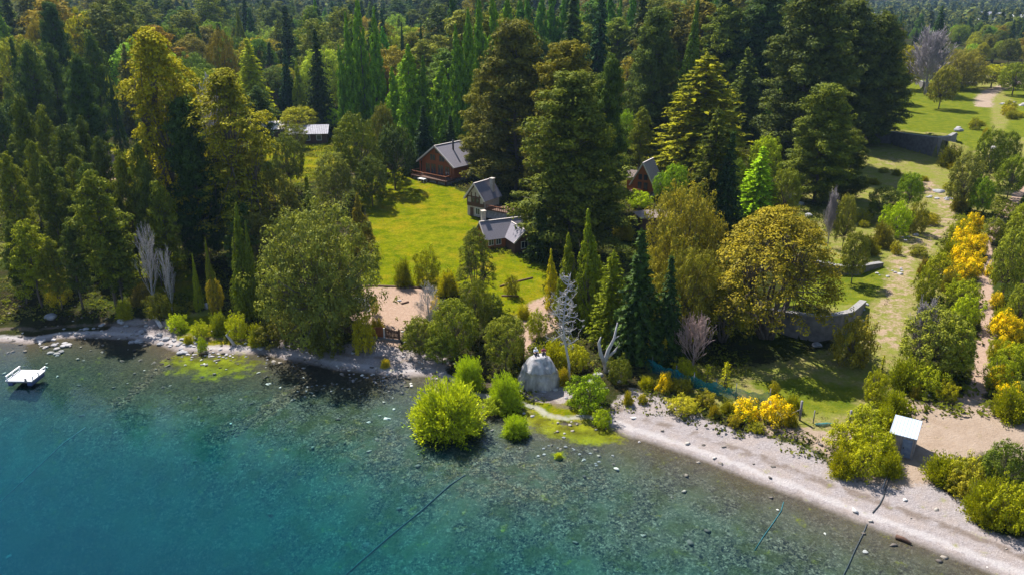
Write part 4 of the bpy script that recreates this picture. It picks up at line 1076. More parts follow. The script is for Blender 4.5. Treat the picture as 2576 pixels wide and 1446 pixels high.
def root(name, x, y, z, rot, label, cat, group=None):
    o = bpy.data.objects.new(name, None); COL.objects.link(o); o.location = (x, y, z); o.rotation_euler = (0, 0, rot)
    return finish(o, label, cat, group)
def tubeobj(name, pts, rad, mat, parent=None, sides=6):
    o = bpy.data.objects.new(name, tube_mesh(name, [(pts, [rad]*len(pts) if not hasattr(rad, '__len__') else rad)], mat, sides)); COL.objects.link(o)
    if parent: o.parent = parent
    return o

def gable_house(r, W, D, he, hr, z0=0., over=.5, roof=M_ROOF, wall=M_LOG, th=.16, trim=M_TRIM, sag=0.):
    """local frame: front gable in the plane y=0 facing -y, house runs back to y=D; ridge along y"""
    m = MB()
    pent = [(-W/2, z0), (W/2, z0), (W/2, he), (0, hr-.12), (-W/2, he)]
    pts = [(x, y, z) for y in (0, D) for x, z in pent]
    m.poly(pts, [(0, 1, 2, 3, 4), (9, 8, 7, 6, 5)]+[(i, (i+1) % 5, (i+1) % 5+5, i+5) for i in range(5)])
    m.build('wall', wall, r)
    k = (hr-he)/(W/2); ex = W/2+over; ez = hr-k*ex
    rf = MB()
    rf.slab([(0, -over, hr), (-ex, -over, ez), (-ex, D+over, ez), (0, D+over, hr)], th)
    rf.slab([(0, -over, hr), (ex, -over, ez), (ex, D+over, ez), (0, D+over, hr)], th)
    ro = rf.build('roof', roof, r)
    t = MB()
    for sx in (-1, 1):
        t.beam((0, -over-.06, hr-.05), (sx*ex, -over-.06, ez-.05), .10, .30)
    t.beam((0, -over, hr+.04), (0, D+over, hr+.04), .25, .08)
    t.build('roof_edge', trim, ro)
    return ro

def window(r, x, z, w, h, y=-.02, mat=M_TRIM, nx=1, nz=1, side='f', D=0):
    f = MB(); b = .09
    f.box(x-w/2-b, x+w/2+b, y-.07, y, z-b, z); f.box(x-w/2-b, x+w/2+b, y-.07, y, z+h, z+h+b)
    f.box(x-w/2-b, x-w/2, y-.07, y, z, z+h); f.box(x+w/2, x+w/2+b, y-.07, y, z, z+h)
    for i in range(1, nx): f.box(x-w/2+w*i/nx-.03, x-w/2+w*i/nx+.03, y-.06, y, z, z+h)
    o = f.build('window', mat, r)
    g = MB(); g.box(x-w/2, x+w/2, y-.03, y-.004, z, z+h); g.build('pane', M_GLASS, o)
    return o

# -- chalet at the top of the lawn
X, Y, Z = P(1102, 452)
h1 = root('chalet', X, Y, Z, math.radians(-40), 'red brown timber chalet with grey roof and black flue at the top of the lawn', 'house')
ro = gable_house(h1, 9.6, 6.6, 3.9, 7.3, .9, .8)
tubeobj('flue', [(1.6, 3.2, 5.4), (1.6, 3.2, 8.2)], .20, M_BLACK, ro); 
for x, z, w, h in [(-2.9, 1.2, 1.2, 1.9), (-1.2, 1.1, 1.4, 2.1), (.9, 1.1, 1.5, 2.1), (2.9, 1.2, 1.3, 1.9), (-1.35, 4.0, 1.5, 1.2), (1.35, 4.0, 1.5, 1.2), (0, 5.6, 1.0, .7)]: window(h1, x, z, w, h, mat=M_LOG, nx=2)
m = MB(); m.box(-5.2, 5.2, -3.0, -.02, .55, .85); 
for x in (-5, -2.5, 0, 2.5, 5): m.box(x-.12, x+.12, -2.9, -2.66, -1.2, .55)
m.build('deck', M_DARKW, h1)
m = MB()
for x in np.linspace(-5.1, 5.1, 18): m.box(x-.04, x+.04, -2.98, -2.9, .85, 1.75)
m.box(-5.2, 5.2, -3.0, -2.9, 1.75, 1.85); m.box(-5.2, -5.1, -2.9, -.1, 1.75, 1.85); m.box(5.1, 5.2, -2.9, -.1, 1.75, 1.85)
m.build('railing', M_LOG, h1)
m = MB(); m.box(-4.9, 4.9, -2.5, 6.5, -1.4, .54); m.build('plinth', M_STONE, h1)
for s_ in (-1, 1):
    m = MB(); m.beam((s_*4.6, -.66, .85), (s_*4.6, -.66, 3.6), .24); m.build('post', M_LOG, h1)
# folded blue parasol and lounge set beside it
X2, Y2, Z2 = P(1046, 425)
q = root('garden_parasol', X2, Y2, Z2, 0, 'pale blue garden parasol left of the timber chalet', 'parasol')
tubeobj('pole', [(0, 0, 0), (0, 0, 2.5)], .04, M_WHITE, q)
m = MB(); n = 8
pts = [(1.7*math.cos(2*math.pi*i/n), 1.7*math.sin(2*math.pi*i/n), 2.05) for i in range(n)]+[(0, 0, 2.65)]+[(1.66*math.cos(2*math.pi*i/n), 1.66*math.sin(2*math.pi*i/n), 2.0) for i in range(n)]+[(0, 0, 2.58)]
m.poly(pts, [(i, (i+1) % n, n) for i in range(n)]+[((i+1) % n+n+1, i+n+1, 2*n+1) for i in range(n)]+[(i, i+n+1, (i+1) % n+n+1, (i+1) % n) for i in range(n)])
m.build('canopy', mat_simple('blue_canvas', (.12, .30, .42), (.18, .38, .50), 3, .8), q)
X2, Y2, Z2 = P(1071, 455)
q = root('garden_table', X2-.6, Y2-1.2, Z2, -.7, 'white garden table on the grass before the timber chalet', 'table')
m = MB(); m.box(-.9, .9, -.5, .5, .70, .76); m.build('tabletop', M_WHITE, q, .02)
for sx in (-1, 1):
    for sy in (-1, 1):
        m = MB(); m.box(sx*.8-.04, sx*.8+.04, sy*.4-.04, sy*.4+.04, 0, .70); m.build('leg', M_WHITE, q)

# -- half-timbered cottage
X, Y, Z = P(1197, 545)
h2 = root('cottage', X, Y, Z, math.radians(-36), 'narrow half-timbered cottage with steep roof and white chimney beside the lawn', 'house')
h2.scale = (.84, .84, .80)
ro = gable_house(h2, 4.6, 5.4, 4.7, 7.8, 0, .55, wall=M_PLAST)
m = MB()
for x in (-2.25, -1.1, 0, 1.1, 2.25): m.box(x-.11, x+.11, -.07, -.004, 2.5, 4.7 if abs(x) > 2 else 5.6)
m.box(-2.3, 2.3, -.09, -.004, 2.35, 2.6); m.box(-2.3, 2.3, -.09, -.004, 4.45, 4.68); m.box(-2.3, 2.3, -.05, -.004, 2.6, 3.2)
m.beam((-2.2, -.04, 4.7), (0, -.04, 7.5), .1, .22); m.beam((2.2, -.04, 4.7), (0, -.04, 7.5), .1, .22)
m.build('timber_frame', M_DARKW, h2)
for x in (-.55, .55): window(h2, x, 3.3, .7, 1.0, y=-.05, mat=M_DARKW)
window(h2, .6, .6, 1.1, 1.4, mat=M_WHITE, nx=2)
m = MB(); m.box(-1.5, -.6, -.08, -.01, 0, 2.0); m.build('door', M_DARKW, h2)
m = MB(); m.box(1.1, 1.9, 3.6, 4.4, 4.0, 8.2); m.box(1.0, 2.0, 3.5, 4.5, 8.2, 8.4); m.build('chimney', M_PLAST, ro)
m = MB(); m.box(2.34, 8.6, .6, 4.6, -1., 1.9); m.build('stone_base', M_STONE, h2)
m = MB(); m.box(2.32, 8.8, .35, 4.7, 1.9, 2.15); m.build('terrace', M_DARKW, h2)
m = MB()
for x in np.linspace(2.6, 8.7, 13): m.box(x-.04, x+.04, .38, .46, 2.15, 3.0)
m.box(2.5, 8.8, .36, .48, 3.0, 3.1); m.box(8.68, 8.8, .48, 4.6, 3.0, 3.1); m.build('railing', M_LOG, h2)

# -- cross-gabled cottage
X, Y, Z = P(1272, 622)
h3 = root('cottage', X, Y, Z, math.radians(24), 'low cross-gabled cottage with grey roof and white chimney at the lower lawn', 'house')
h3.scale = (.80, .86, .86)
m = MB(); W, D = 8.2, 5.0
m.poly([(-W/2, 0, 0), (W/2, 0, 0), (W/2, D, 0), (-W/2, D, 0), (-W/2, 0, 2.5), (W/2, 0, 2.5), (W/2, D, 2.5), (-W/2, D, 2.5), (-W/2, D/2, 4.7), (W/2, D/2, 4.7)],
       [(0, 1, 5, 4), (2, 3, 7, 6), (1, 2, 6, 9, 5), (3, 0, 4, 8, 7)])
m.build('wall', M_LOG, h3)
m = MB(); o_ = .55
m.slab([(-W/2-o_, -o_, 2.02), (W/2+o_, -o_, 2.02), (W/2+o_, D/2, 4.86), (-W/2-o_, D/2, 4.86)], .15)
m.slab([(-W/2-o_, D+o_, 2.02), (W/2+o_, D+o_, 2.02), (W/2+o_, D/2, 4.865), (-W/2-o_, D/2, 4.865)], .15)
# front wing towards the shore
m.slab([(2.2, -4.6, 4.3), (-.4, -4.6, 2.1), (-.4, 1.2, 2.1), (2.2, 1.9, 4.3)], .15)
m.slab([(2.2, -4.6, 4.305), (4.8, -4.6, 2.1), (4.8, 1.2, 2.1), (2.2, 1.9, 4.305)], .15)
ro = m.build('roof', M_ROOF, h3)
m = MB(); m.beam((-W/2-o_-.05, -o_, 2.0), (-W/2-o_-.05, D/2, 4.84), .1, .28); m.beam((-W/2-o_, D/2, 4.9), (W/2+o_, D/2, 4.9), .24, .08)
m.beam((2.2, -4.66, 4.25), (-.4, -4.66, 2.05), .1, .28); m.beam((2.2, -4.66, 4.25), (4.8, -4.66, 2.05), .1, .28); m.beam((2.2, -4.6, 4.36), (2.2, 1.9, 4.36), .22, .08)
m.build('roof_edge', M_TRIM, ro)
m = MB(); m.poly([(0, -4.1, 0), (4.4, -4.1, 0), (4.4, -.02, 0), (0, -.02, 0), (0, -4.1, 2.3), (4.4, -4.1, 2.3), (4.4, -.02, 2.3), (0, -.02, 2.3), (2.2, -4.1, 4.1), (2.2, -.02, 4.1)],
       [(0, 1, 5, 8, 4), (1, 2, 6, 5), (3, 0, 4, 7)]); m.build('wing', M_DARKW, h3)
m = MB(); m.box(-3.6, -2.8, 3.4, 4.2, 3.4, 6.4); m.box(-3.7, -2.7, 3.3, 4.3, 6.4, 6.6); m.build('chimney', M_PLAST, ro)
m = MB(); m.box(2.9, 3.9, .35, 1.0, 3.2, 3.75, 0); m.build('skylight', M_GLASS, ro)
for x in (-3.2, -1.6): window(h3, x, .8, 1.0, 1.2, mat=M_WHITE, nx=2)
window(h3, 2.2, .8, 1.4, 1.2, y=-4.12, mat=M_WHITE, nx=2)

# -- steep-roofed cabin
X, Y, Z = P(1618, 500)
h4 = root('cabin', X, Y+1.5, Z, math.radians(-30), 'steep-roofed orange timber cabin among the trees right of centre', 'house')
h4.scale = (.76, .76, .74)
ro = gable_house(h4, 5.4, 6.0, 4.2, 9.2, 1.6, .7, roof=M_ROOFB, wall=M_LOG)
m = MB(); m.box(-2.9, 2.9, -2.0, 5.9, -1.5, 1.35); m.build('stone_base', M_STONE, h4)
m = MB(); m.box(-3.1, 3.1, -2.2, -.02, 1.35, 1.58); m.build('balcony', M_DARKW, h4)
m = MB(); m.box(-3.1, 3.1, -2.2, -2.1, 2.35, 2.47)
for x in np.linspace(-3, 3, 11): m.box(x-.04, x+.04, -2.18, -2.12, 1.58, 2.35)
m.build('railing', M_LOG, h4)
for x, z, w, h in [(-.8, 1.9, 1.1, 2.0), (.8, 1.9, 1.1, 2.0), (-.75, 4.5, 1.0, 1.5), (.75, 4.5, 1.0, 1.5)]: window(h4, x, z, w, h, mat=M_LOG)
m = MB(); m.box(-5.2, -2.72, 2.2, 4.6, .5, 4.4); m.build('side_wing', M_LOG, h4)
m = MB(); m.slab([(-5.7, 3.4, 6.1), (-5.7, 1.6, 4.2), (-1.2, 1.6, 4.2), (-1.2, 3.4, 6.1)], .15); m.slab([(-5.7, 3.4, 6.1), (-5.7, 5.2, 4.2), (-1.2, 5.2, 4.2), (-1.2, 3.4, 6.1)], .15)
m.build('side_roof', M_ROOFB, h4)
# small brown roofed hut
X, Y, Z = P(1638, 575)
q = root('hut', X, Y, Z, math.radians(8), 'small hut with flat brown shingle roof below the steep-roofed cabin', 'hut')
m = MB(); m.box(-2.1, 2.1, -1.4, 1.6, -.3, 2.4); m.build('wall', M_DARKW, q)
m = MB(); m.slab([(-2.7, -2.0, 2.45), (2.7, -2.0, 2.45), (2.2, .2, 3.3), (-1.6, .2, 3.3)], .14); m.slab([(2.7, 2.3, 2.45), (-2.7, 2.3, 2.45), (-1.6, .2, 3.3), (2.2, .2, 3.3)], .14)
m.slab([(-2.7, 2.3, 2.45), (-2.7, -2.0, 2.45), (-1.6, .2, 3.3)], .14); m.slab([(2.7, -2.0, 2.45), (2.7, 2.3, 2.45), (2.2, .2, 3.3)], .14)
m.build('roof', M_ROOFB, q)
# metal roofed houses far left
for (px, py, rot, w, d, mt, lab) in [(775, 362, .12, 9.5, 7., M_SILV, 'house with shiny ribbed metal roof among the trees left of the poplars'), (683, 350, .2, 10., 5., M_TRIM, 'house with dull pinkish roof left of the shiny metal one')]:
    X, Y, Z = P(px, py)
    q = root('house', X, Y, Z, rot, lab, 'house')
    m = MB(); m.box(-w/2, w/2, 0, d, -.5, 2.7); m.build('wall', M_DARKW, q)
    m = MB(); m.slab([(-w/2-.5, -.6, 2.5), (w/2+.5, -.6, 2.5), (w/2+.5, d/2, 4.2), (-w/2-.5, d/2, 4.2)], .12); m.slab([(w/2+.5, d+.6, 2.5), (-w/2-.5, d+.6, 2.5), (-w/2-.5, d/2, 4.2), (w/2+.5, d/2, 4.2)], .12)
    if mt is M_SILV:
        for i in range(24):
            x = -w/2-.45+(w+.9)*i/23; m.beam((x, -.62, 2.56), (x, d/2, 4.26), .05, .09)
    m.build('roof', mt, q)
    for x in (-w*.3, 0, w*.3): window(q, x, .9, 1.1, 1.2, mat=M_WHITE)
# far houses
for i, (px, py, w, lab) in enumerate([(2478, 46, 12, 'far white house left of the cluster at the top right'), (2520, 50, 14, 'far white house in the middle of the cluster at the top right'), (2568, 44, 14, 'far white house cut by the right picture edge'), (2556, 58, 10, 'far grey white house lowest of the cluster at the top right'),
        (2205, 46, 12, 'far white house right of the shadowy conifers'), (2222, 58, 9, 'small far white house below another right of the shadowy conifers'), (965, 16, 14, 'far white house above the left poplar row'), (1024, 12, 12, 'far white house right of the left poplar row'), (2330, 34, 9, 'tiny far white house left of the dark far fir')]):
    X, Y, Z = PZ(px, py+14, ZREF)+(ZREF,)
    q = root('house', X, Y, Z+5, rs.uniform(-.4, .4), lab, 'house')
    m = MB(); m.box(-w/2, w/2, -4, 4, -6, 4); m.build('wall', M_WHITE, q)
    m = MB(); m.slab([(-w/2-.5, -4.6, 3.8), (w/2+.5, -4.6, 3.8), (w/2+.5, 0, 6.5), (-w/2-.5, 0, 6.5)], .2); m.slab([(w/2+.5, 4.6, 3.8), (-w/2-.5, 4.6, 3.8), (-w/2-.5, 0, 6.5), (w/2+.5, 0, 6.5)], .2); m.build('roof', M_WHITE if i % 2 else M_SILV, q)

# -- shed on the sand
cs = [PZ(*p, gz(*PZ(2275, 1140, 1.5))+2.3) for p in [(2241, 1085), (2307, 1102), (2316, 1068), (2253, 1049)]]
ex = Vector((cs[1][0]-cs[0][0], cs[1][1]-cs[0][1])); rot = math.atan2(ex.y, ex.x)
mx, my = sum(c[0] for c in cs)/4, sum(c[1] for c in cs)/4
zs = gz(mx, my)
sh = root('shed', mx, my, zs, rot, 'small shed with pale metal lean-to roof standing on the sand by the beach', 'shed')
w, d = ex.length/2-.05, (Vector(cs[3])-Vector(cs[0])).length/2-.05
print('shed', w, d, rot)
m = MB(); m.poly([(-w, -d, -.3), (w, -d, -.3), (w, d, -.3), (-w, d, -.3), (-w, -d, 2.15), (w, -d, 2.15), (w, d, 2.45), (-w, d, 2.45)], [(0, 1, 5, 4), (1, 2, 6, 5), (2, 3, 7, 6), (3, 0, 4, 7), (4, 5, 6, 7)]); m.build('wall', M_SHEDW, sh)
m = MB(); m.slab([(-w-.12, -d-.15, 2.20), (w+.12, -d-.15, 2.20), (w+.12, d+.15, 2.53), (-w-.12, d+.15, 2.53)], .05)
for i in range(9):
    x = -w-.08+(2*w+.16)*i/8; m.beam((x, -d-.15, 2.215), (x, d+.15, 2.545), .03, .03)
m.build('roof', M_TIN, sh)
m = MB(); m.box(.05, w-.2, -d-.05, -d-.004, .02, 1.9); dr = m.build('door', M_BLUEP, sh)
m = MB(); m.box(.16, .24, -d-.09, -d-.05, .9, 1.05); m.build('handle', M_BLACK, dr)
m = MB()
for x in (-w+.03, -.02, w-.03): m.box(x-.05, x+.05, -d-.045, -d-.003, 0, 2.12)
m.build('corner_post', M_POST, sh)

# -- curved retaining walls
def retaining(key, label):
    pts, hs = WALLS[key]
    n = 60; tt = np.linspace(0, len(pts)-1, n)
    px_ = np.interp(tt, range(len(pts)), [p[0] for p in pts]); py_ = np.interp(tt, range(len(pts)), [p[1] for p in pts]); hh = np.interp(tt, range(len(hs)), hs)
    dx = np.gradient(px_); dy = np.gradient(py_); L = np.hypot(dx, dy); nx_, ny_ = -dy/L, dx/L
    body = MB(); cop = MB(); base = height(px_, py_, False)
    def strip(mb, off0, off1, zb, zt):
        V = []
        for i in range(n):
            for off, z in ((off0, zb[i]), (off1, zb[i]), (off1, zt[i]), (off0, zt[i])): V.append((px_[i]+nx_[i]*off, py_[i]+ny_[i]*off, z))
        F_ = []
        for i in range(n-1):
            a = i*4; b = a+4
            for k in range(4): F_.append((a+k, a+(k+1) % 4, b+(k+1) % 4, b+k))
        F_ += [(3, 2, 1, 0), ((n-1)*4, (n-1)*4+1, (n-1)*4+2, (n-1)*4+3)]
        mb.poly(V, F_)
    top = base+hh+.28
    strip(body, -.45, .35, base-1.2, top); strip(cop, -.48, .38, top+.003, top+.10)
    o = bpy.data.objects.new('retaining_wall', None); COL.objects.link(o); o.location = (px_[n//2], py_[n//2], base[n//2]); finish(o, label, 'wall')
    a = body.build('wall_face', M_WALLST, o); b = cop.build('coping', M_COPE, o)
    for q in (a, b): q.location = (-px_[n//2], -py_[n//2], -base[n//2])
retaining('low', 'lower curved stone retaining wall with pale coping below the large domed beech')
retaining('up', 'upper curved retaining wall sweeping up at its right end under the open-branched tree')
retaining('mid', 'short shaded wall behind the olive tree on the small lawn')
retaining('top', 'wall at the head of the upper lawn behind its single olive tree')

# -- picket gate in the gravel yard
def picket(r, x0, x1, h0, h1, n):
    m = MB()
    for i in range(n):
        t = (i+.5)/n; x = x0+(x1-x0)*t; h = h0+(h1-h0)*t
        m.box(x-.075, x+.075, -.03, .03, .12, h)
    m.beam((x0, -.055, .35), (x1, -.055, .35), .05, .10); m.beam((x0, -.055, h0-.25), (x1, -.055, h1-.25), .05, .10)
    return m
X, Y, Z = P(967, 850); X1, Y1, _ = P(1003, 856); X0, Y0, _ = P(930, 846)
ga = root('garden_gate', X, Y, Z, math.atan2(Y1-Y0, X1-X0), 'dark picket gate of two leaves between gravel yard and beach', 'gate')
hw_ = math.hypot(X1-X0, Y1-Y0)/2
print('gate half', hw_)
for s_ in (-1, 1):
    picket(ga, s_*.12, s_*(hw_-.05), 1.55, 1.15, 9).build('gate_leaf', M_LOG if s_ < 0 else M_DARKW, ga)
m = MB(); m.box(-.07, .07, -.09, .09, -.1, 1.35); m.build('centre_post', M_WHITE, ga)
for s_ in (-1, 1):
    m = MB(); m.box(s_*(hw_+.06)-.1, s_*(hw_+.06)+.1, -.1, .1, -.1, 1.4); m.build('gate_post', M_DARKW, ga)
m = MB(); m.box(-hw_-.2, hw_+.2, -.35, -.12, -.15, .10); m.build('sill', M_COPE, ga)
X, Y, Z = P(895, 842)
fe = root('picket_fence', X, Y, Z, math.atan2(Y1-Y0, X1-X0)+.05, 'dark wooden fence left of the picket gate, half hidden by shrubs', 'fence')
picket(fe, -3.4, 2.3, 1.1, 1.1, 22).build('pickets', M_DARKW, fe)
m = MB()
for x in (-3.4, -.6, 2.3): m.box(x-.08, x+.08, .035, .17, -.1, 1.25)
m.build('posts', M_DARKW, fe)

# -- green netting fence
def mat_net():
    b = NB('green_netting')
    tc = b.n('ShaderNodeTexCoord').outputs['Object']
    nz = b.ramp(b.noise(.9, 3, tc), [(.35, .45), (.7, .9)])
    d = b.n('ShaderNodeBsdfDiffuse', inp={'Color': (.015, .19, .21, 1)}).outputs[0]; tr = b.n('ShaderNodeBsdfTransparent').outputs[0]
    return b.surf(b.n('ShaderNodeMixShader', inp={0: nz, 1: tr, 2: d}).outputs[0])
M_NET = mat_net()
netpx = [(1588, 905), (1640, 935), (1700, 958), (1745, 975), (1800, 992), (1850, 1005), (1935, 1018)]
NP = [P(x, y) for x, y in netpx]
nf = root('netting_fence', NP[3][0], NP[3][1], NP[3][2], 0, 'teal netting fence sagging between thin posts behind the beach', 'fence')
V = []; 
tt = np.linspace(0, len(NP)-1, 70)
for j, t in enumerate(tt):
    i = min(int(t), len(NP)-2); f = t-i
    p = [NP[i][k]*(1-f)+NP[i+1][k]*f for k in range(3)]
    top = 1.5-.35*math.sin(math.pi*f)+.08*math.sin(j*1.7)
    V += [(p[0]-NP[3][0], p[1]-NP[3][1]+.08*math.sin(j*.9), p[2]-NP[3][2]), (p[0]-NP[3][0], p[1]-NP[3][1]+.10*math.sin(j*1.3+1), p[2]-NP[3][2]+top)]
m = MB(); m.poly(V, [(2*i, 2*i+2, 2*i+3, 2*i+1) for i in range(69)]); o = m.build('netting', M_NET, nf)
for p in NP:
    tubeobj('post', [(p[0]-NP[3][0], p[1]-NP[3][1]+.1, p[2]-NP[3][2]-.1), (p[0]-NP[3][0], p[1]-NP[3][1]+.1, p[2]-NP[3][2]+1.9)], .045, M_POST, nf)
X, Y, Z = P(2372, 725); q = root('netting', X, Y, Z, 1.2, 'scrap of teal netting hanging in the green hedge row', 'netting')
m = MB(); m.poly([(-1.4, 0, .2), (-.4, .2, .1), (.7, 0, .3), (1.4, .1, .6), (-1.2, .1, 1.7), (-.3, -.1, 1.5), (.6, .1, 1.9), (1.3, 0, 2.2)], [(0, 1, 5, 4), (1, 2, 6, 5), (2, 3, 7, 6)]); m.build('netting_sheet', M_NET, q)
# fence posts by the beach
for px, pyt, pyb, rad, lab in [(2018, 1008, 1056, .13, 'thick grey fence post with a brace near the orange broom'), (2050, 1032, 1064, .06, 'thin grey fence stake between the two thick posts'), (2142, 1032, 1078, .12, 'thick grey fence post against the green shrubs')]:
    X, Y, Z, h, _ = solve(px, pyt, pyb, 5)
    q = root('fence_post', X, Y, Z, 0, lab, 'post')
    tubeobj('shaft', [(0, 0, -.3), (.02, 0, h*.5), (0, 0, h)], rad, M_POST, q, 8)
    if px == 2018: tubeobj('brace', [(-1.5, -.2, .6), (-.1, 0, h*.55)], .05, M_POST, q)
X, Y, Z = P(2075, 1070)
q = root('netting', X, Y, Z, .1, 'crumpled roll of dark green netting lying between the fence posts', 'netting')
tubeobj('netting_roll', [(-.9, .2, .12), (-.3, 0, .14), (.3, .1, .12), (1.0, -.1, .12)], [.10, .2, .17, .12], M_NET, q, 8)

# -- rocks
def rock_mesh(seed, rough=.35, flat=.7, sub=3):
    bm = bmesh.new(); bmesh.ops.create_icosphere(bm, subdivisions=sub, radius=1)
    r = np.random.default_rng(seed); ax = rdir(9, r); of = r.uniform(.55, .95, 9)
    for v in bm.verts:
        p = np.array(v.co)
        for a_, o_ in zip(ax, of):
            d_ = p @ a_ - o_
            if d_ > 0: p = p - a_*d_*.85
        v.co = Vector((p[0], p[1], p[2]*flat))+v.co.normalized()*rough*.12*(vnoise(p[0]*9+9, p[1]*9+p[2]*7, 1.7, seed)-.5)
    me = bpy.data.meshes.new('rock'); bm.to_mesh(me); bm.free()
    return me
RM = {}
for i in range(5):
    for nm_, mt_ in (('l', M_ROCKL), ('d', M_ROCKD), ('w', M_ROCKW)):
        me = rock_mesh(i); me.materials.append(mt_); RM[nm_, i] = me
def rock(px, py, wpx, kind, label, group=None, i=0, hf=.8, sx=1.3):
    X, Y, Z = P(px, py); dist = math.sqrt(X*X+Y*Y+HC*HC); s = wpx/F*dist
    o = bpy.data.objects.new('rock', RM[kind, i % 5]); COL.objects.link(o)
    o.location = (X, Y, Z+s*.12); o.scale = (s*sx/1.3, s*.85, s*hf); o.rotation_euler = (0, 0, i*1.3)
    finish(o, label, 'rock', group)
big = [(905, 772, 27, 'd', 'big angular grey boulder at the left of the gravel yard', 1.25), (928, 782, 6, 'l', 'small white stone beside the big angular boulder', .7), (1005, 757, 6, 'l', 'white stone near the middle of the gravel yard', .7),
       (605, 760, 14, 'l', 'pale grey rock on the bank above the leaning stump', .8), (522, 772, 14, 'l', 'pale rock outcrop among shrubs on the weedy bank', .8), (655, 878, 9, 'l', 'white stone at the water edge left of the shaded beach', .7),
       (330, 862, 9, 'd', 'dark wet boulder in the shallows, left of two', .8), (350, 860, 11, 'd', 'dark wet boulder in the shallows, right of two', .8), (127, 800, 14, 'd', 'rounded rock in the shade of the left shore', .9),
       (2324, 989, 12, 'l', 'flat white rock above the shed, left of two', .5), (2340, 997, 12, 'l', 'pointed white rock above the shed, right of two', .7), (2290, 975, 8, 'd', 'brownish stone left of the two white rocks', .7),
       (1505, 945, 14, 'l', 'pale block of rock at the foot of the bleached snag', .7), (1490, 962, 16, 'l', 'cream slab of rock between snag and beach', .6), (1528, 935, 8, 'l', 'small pale rock at the foot of the broken trunk', .7),
       (1368, 986, 8, 'l', 'flat pale stone before the big boulder', .4), (1608, 1112, 4, 'l', 'white stone in the water at the start of the beach', .8), (1340, 1047, 6, 'l', 'white stone on the weedy flat beside the low willow', .7),
       (1318, 1040, 5, 'l', 'second white stone on the weedy flat', .7), (1820, 1078, 6, 'd', 'dark lump on the upper beach', .6), (2177, 1388, 7, 'l', 'pale flat stone under water near the lower hose', .4),
       (975, 942, 6, 'l', 'pale stone at the water edge below the gate', .6), (890, 888, 7, 'l', 'pale stone at the shade edge of the gravel beach', .6), (1032, 903, 5, 'l', 'white stone on the gravel behind the large willow', .6), (1015, 897, 5, 'l', 'white stone on the gravel right of the straggly tuft', .6),
       (2055, 870, 14, 'd', 'shaded rock under the lower wall', .7), (2265, 690, 7, 'l', 'white stone at the end of the short shaded wall', .6), (2305, 592, 9, 'l', 'pale stone pile beside the thicket shadow', .5), (1990, 495, 16, 'l', 'pinkish rock on the bank above the domed beech', .7),
       (2010, 515, 13, 'l', 'lower pinkish rock on the bank above the domed beech', .7), (2035, 545, 12, 'd', 'dark rock below the pinkish ones on the bank', .8), (2362, 483, 14, 'd', 'dark flat rock in the grass near the upper steps', .4), (2285, 902, 5, 'l', 'pale stone in the meadow below the lower wall', .6),
       (2168, 808, 8, 'd', 'rubble stone at the right end of the lower wall', .6), (2410, 330, 12, 'd', 'rubble heap stone at the tip of the upper wall', .6), (1420, 1090, 4, 'l', 'small white stone lying in the weed', .6), (1398, 980, 8, 'l', 'stone right of the big boulder', .6),
       (1425, 1000, 6, 'd', 'small dark stone by the deep green shrub', .6), (1560, 960, 10, 'd', 'dark rock in the shade at the netting start', .6), (2505, 380, 14, 'l', 'tawny boulder at the right end of the upper lawn', 1.1)]
for i, (x, y, w, k, l, hf) in enumerate(big): rock(x, y, w, k, l, None, i, hf)
rr_ = random.Random(3)
def heap(spots, n, sx, sy, wmin, wmax, kind, label, group):
    for i in range(n):
        cx_, cy_ = spots[i % len(spots)]
        rock(cx_+rr_.gauss(0, sx), cy_+rr_.gauss(0, sy), rr_.uniform(wmin, wmax), kind if rr_.random() < .75 else ('l' if kind == 'd' else 'd'), label, group, i, rr_.uniform(.5, .8))
heap([(115, 868), (140, 878), (130, 892), (150, 866), (110, 858)], 20, 12, 5, 4, 9, 'l', 'stone in the pale heap at the water edge near the white raft', 'stones in the heap near the white raft')
heap([(505, 868), (520, 885), (540, 900), (490, 893)], 30, 18, 7, 2.5, 5, 'l', 'pale stone on the stony point of the left shore', 'pale stones on the stony point')
heap([(430, 865), (470, 860), (400, 850), (450, 880)], 24, 18, 6, 4, 10, 'd', 'grey rock of the rocky point left of the weedy bank', 'grey rocks of the rocky point')
heap([(560, 890), (620, 895), (690, 905)], 12, 26, 5, 2.5, 4.5, 'l', 'pale stone by the shallow weed patch', 'pale stones by the weed patch')
heap([(890, 950), (860, 965), (930, 955), (810, 975), (780, 985)], 30, 20, 7, 2.5, 5, 'l', 'pale stone in the shallows below the gravel beach', 'pale stones in the shallows')
heap([(1060, 905), (1260, 960), (1310, 950), (1450, 1040)], 14, 14, 6, 2.5, 5, 'l', 'pale stone between willows and boulder', 'pale stones between the willows')
heap([(1400, 1120), (1450, 1140), (1480, 1160), (1350, 1130), (1520, 1150)], 16, 25, 9, 3, 5.5, 'd', 'dark stone in the water off the weedy flat', 'dark stones off the weedy flat')
heap([(300, 820), (350, 830), (240, 830), (200, 836), (410, 825)], 26, 26, 8, 3, 8, 'd', 'rock in the shaded margin of the left shore', 'rocks in the shaded margin of the left shore')
heap([(2345, 497), (2370, 500), (2392, 502), (2410, 505)], 12, 6, 1.5, 4, 6, 'l', 'stone of the low dry row on the terraced slope', 'stones of the low row on the slope')
heap([(2520, 262), (2545, 262), (2570, 265)], 12, 9, 2, 4, 6, 'l', 'stone of the row beside the pale road', 'stones of the row beside the road')
heap([(2165, 770), (2178, 765), (2410, 325)], 9, 5, 4, 4, 7, 'd', 'rubble stone heaped at a wall end', 'rubble stones at the wall ends')
heap([(2230, 690), (2270, 680), (2290, 600)], 14, 12, 5, 2.5, 5, 'l', 'pale stone scattered on the slope by the thicket shadow', 'pale stones on the slope')

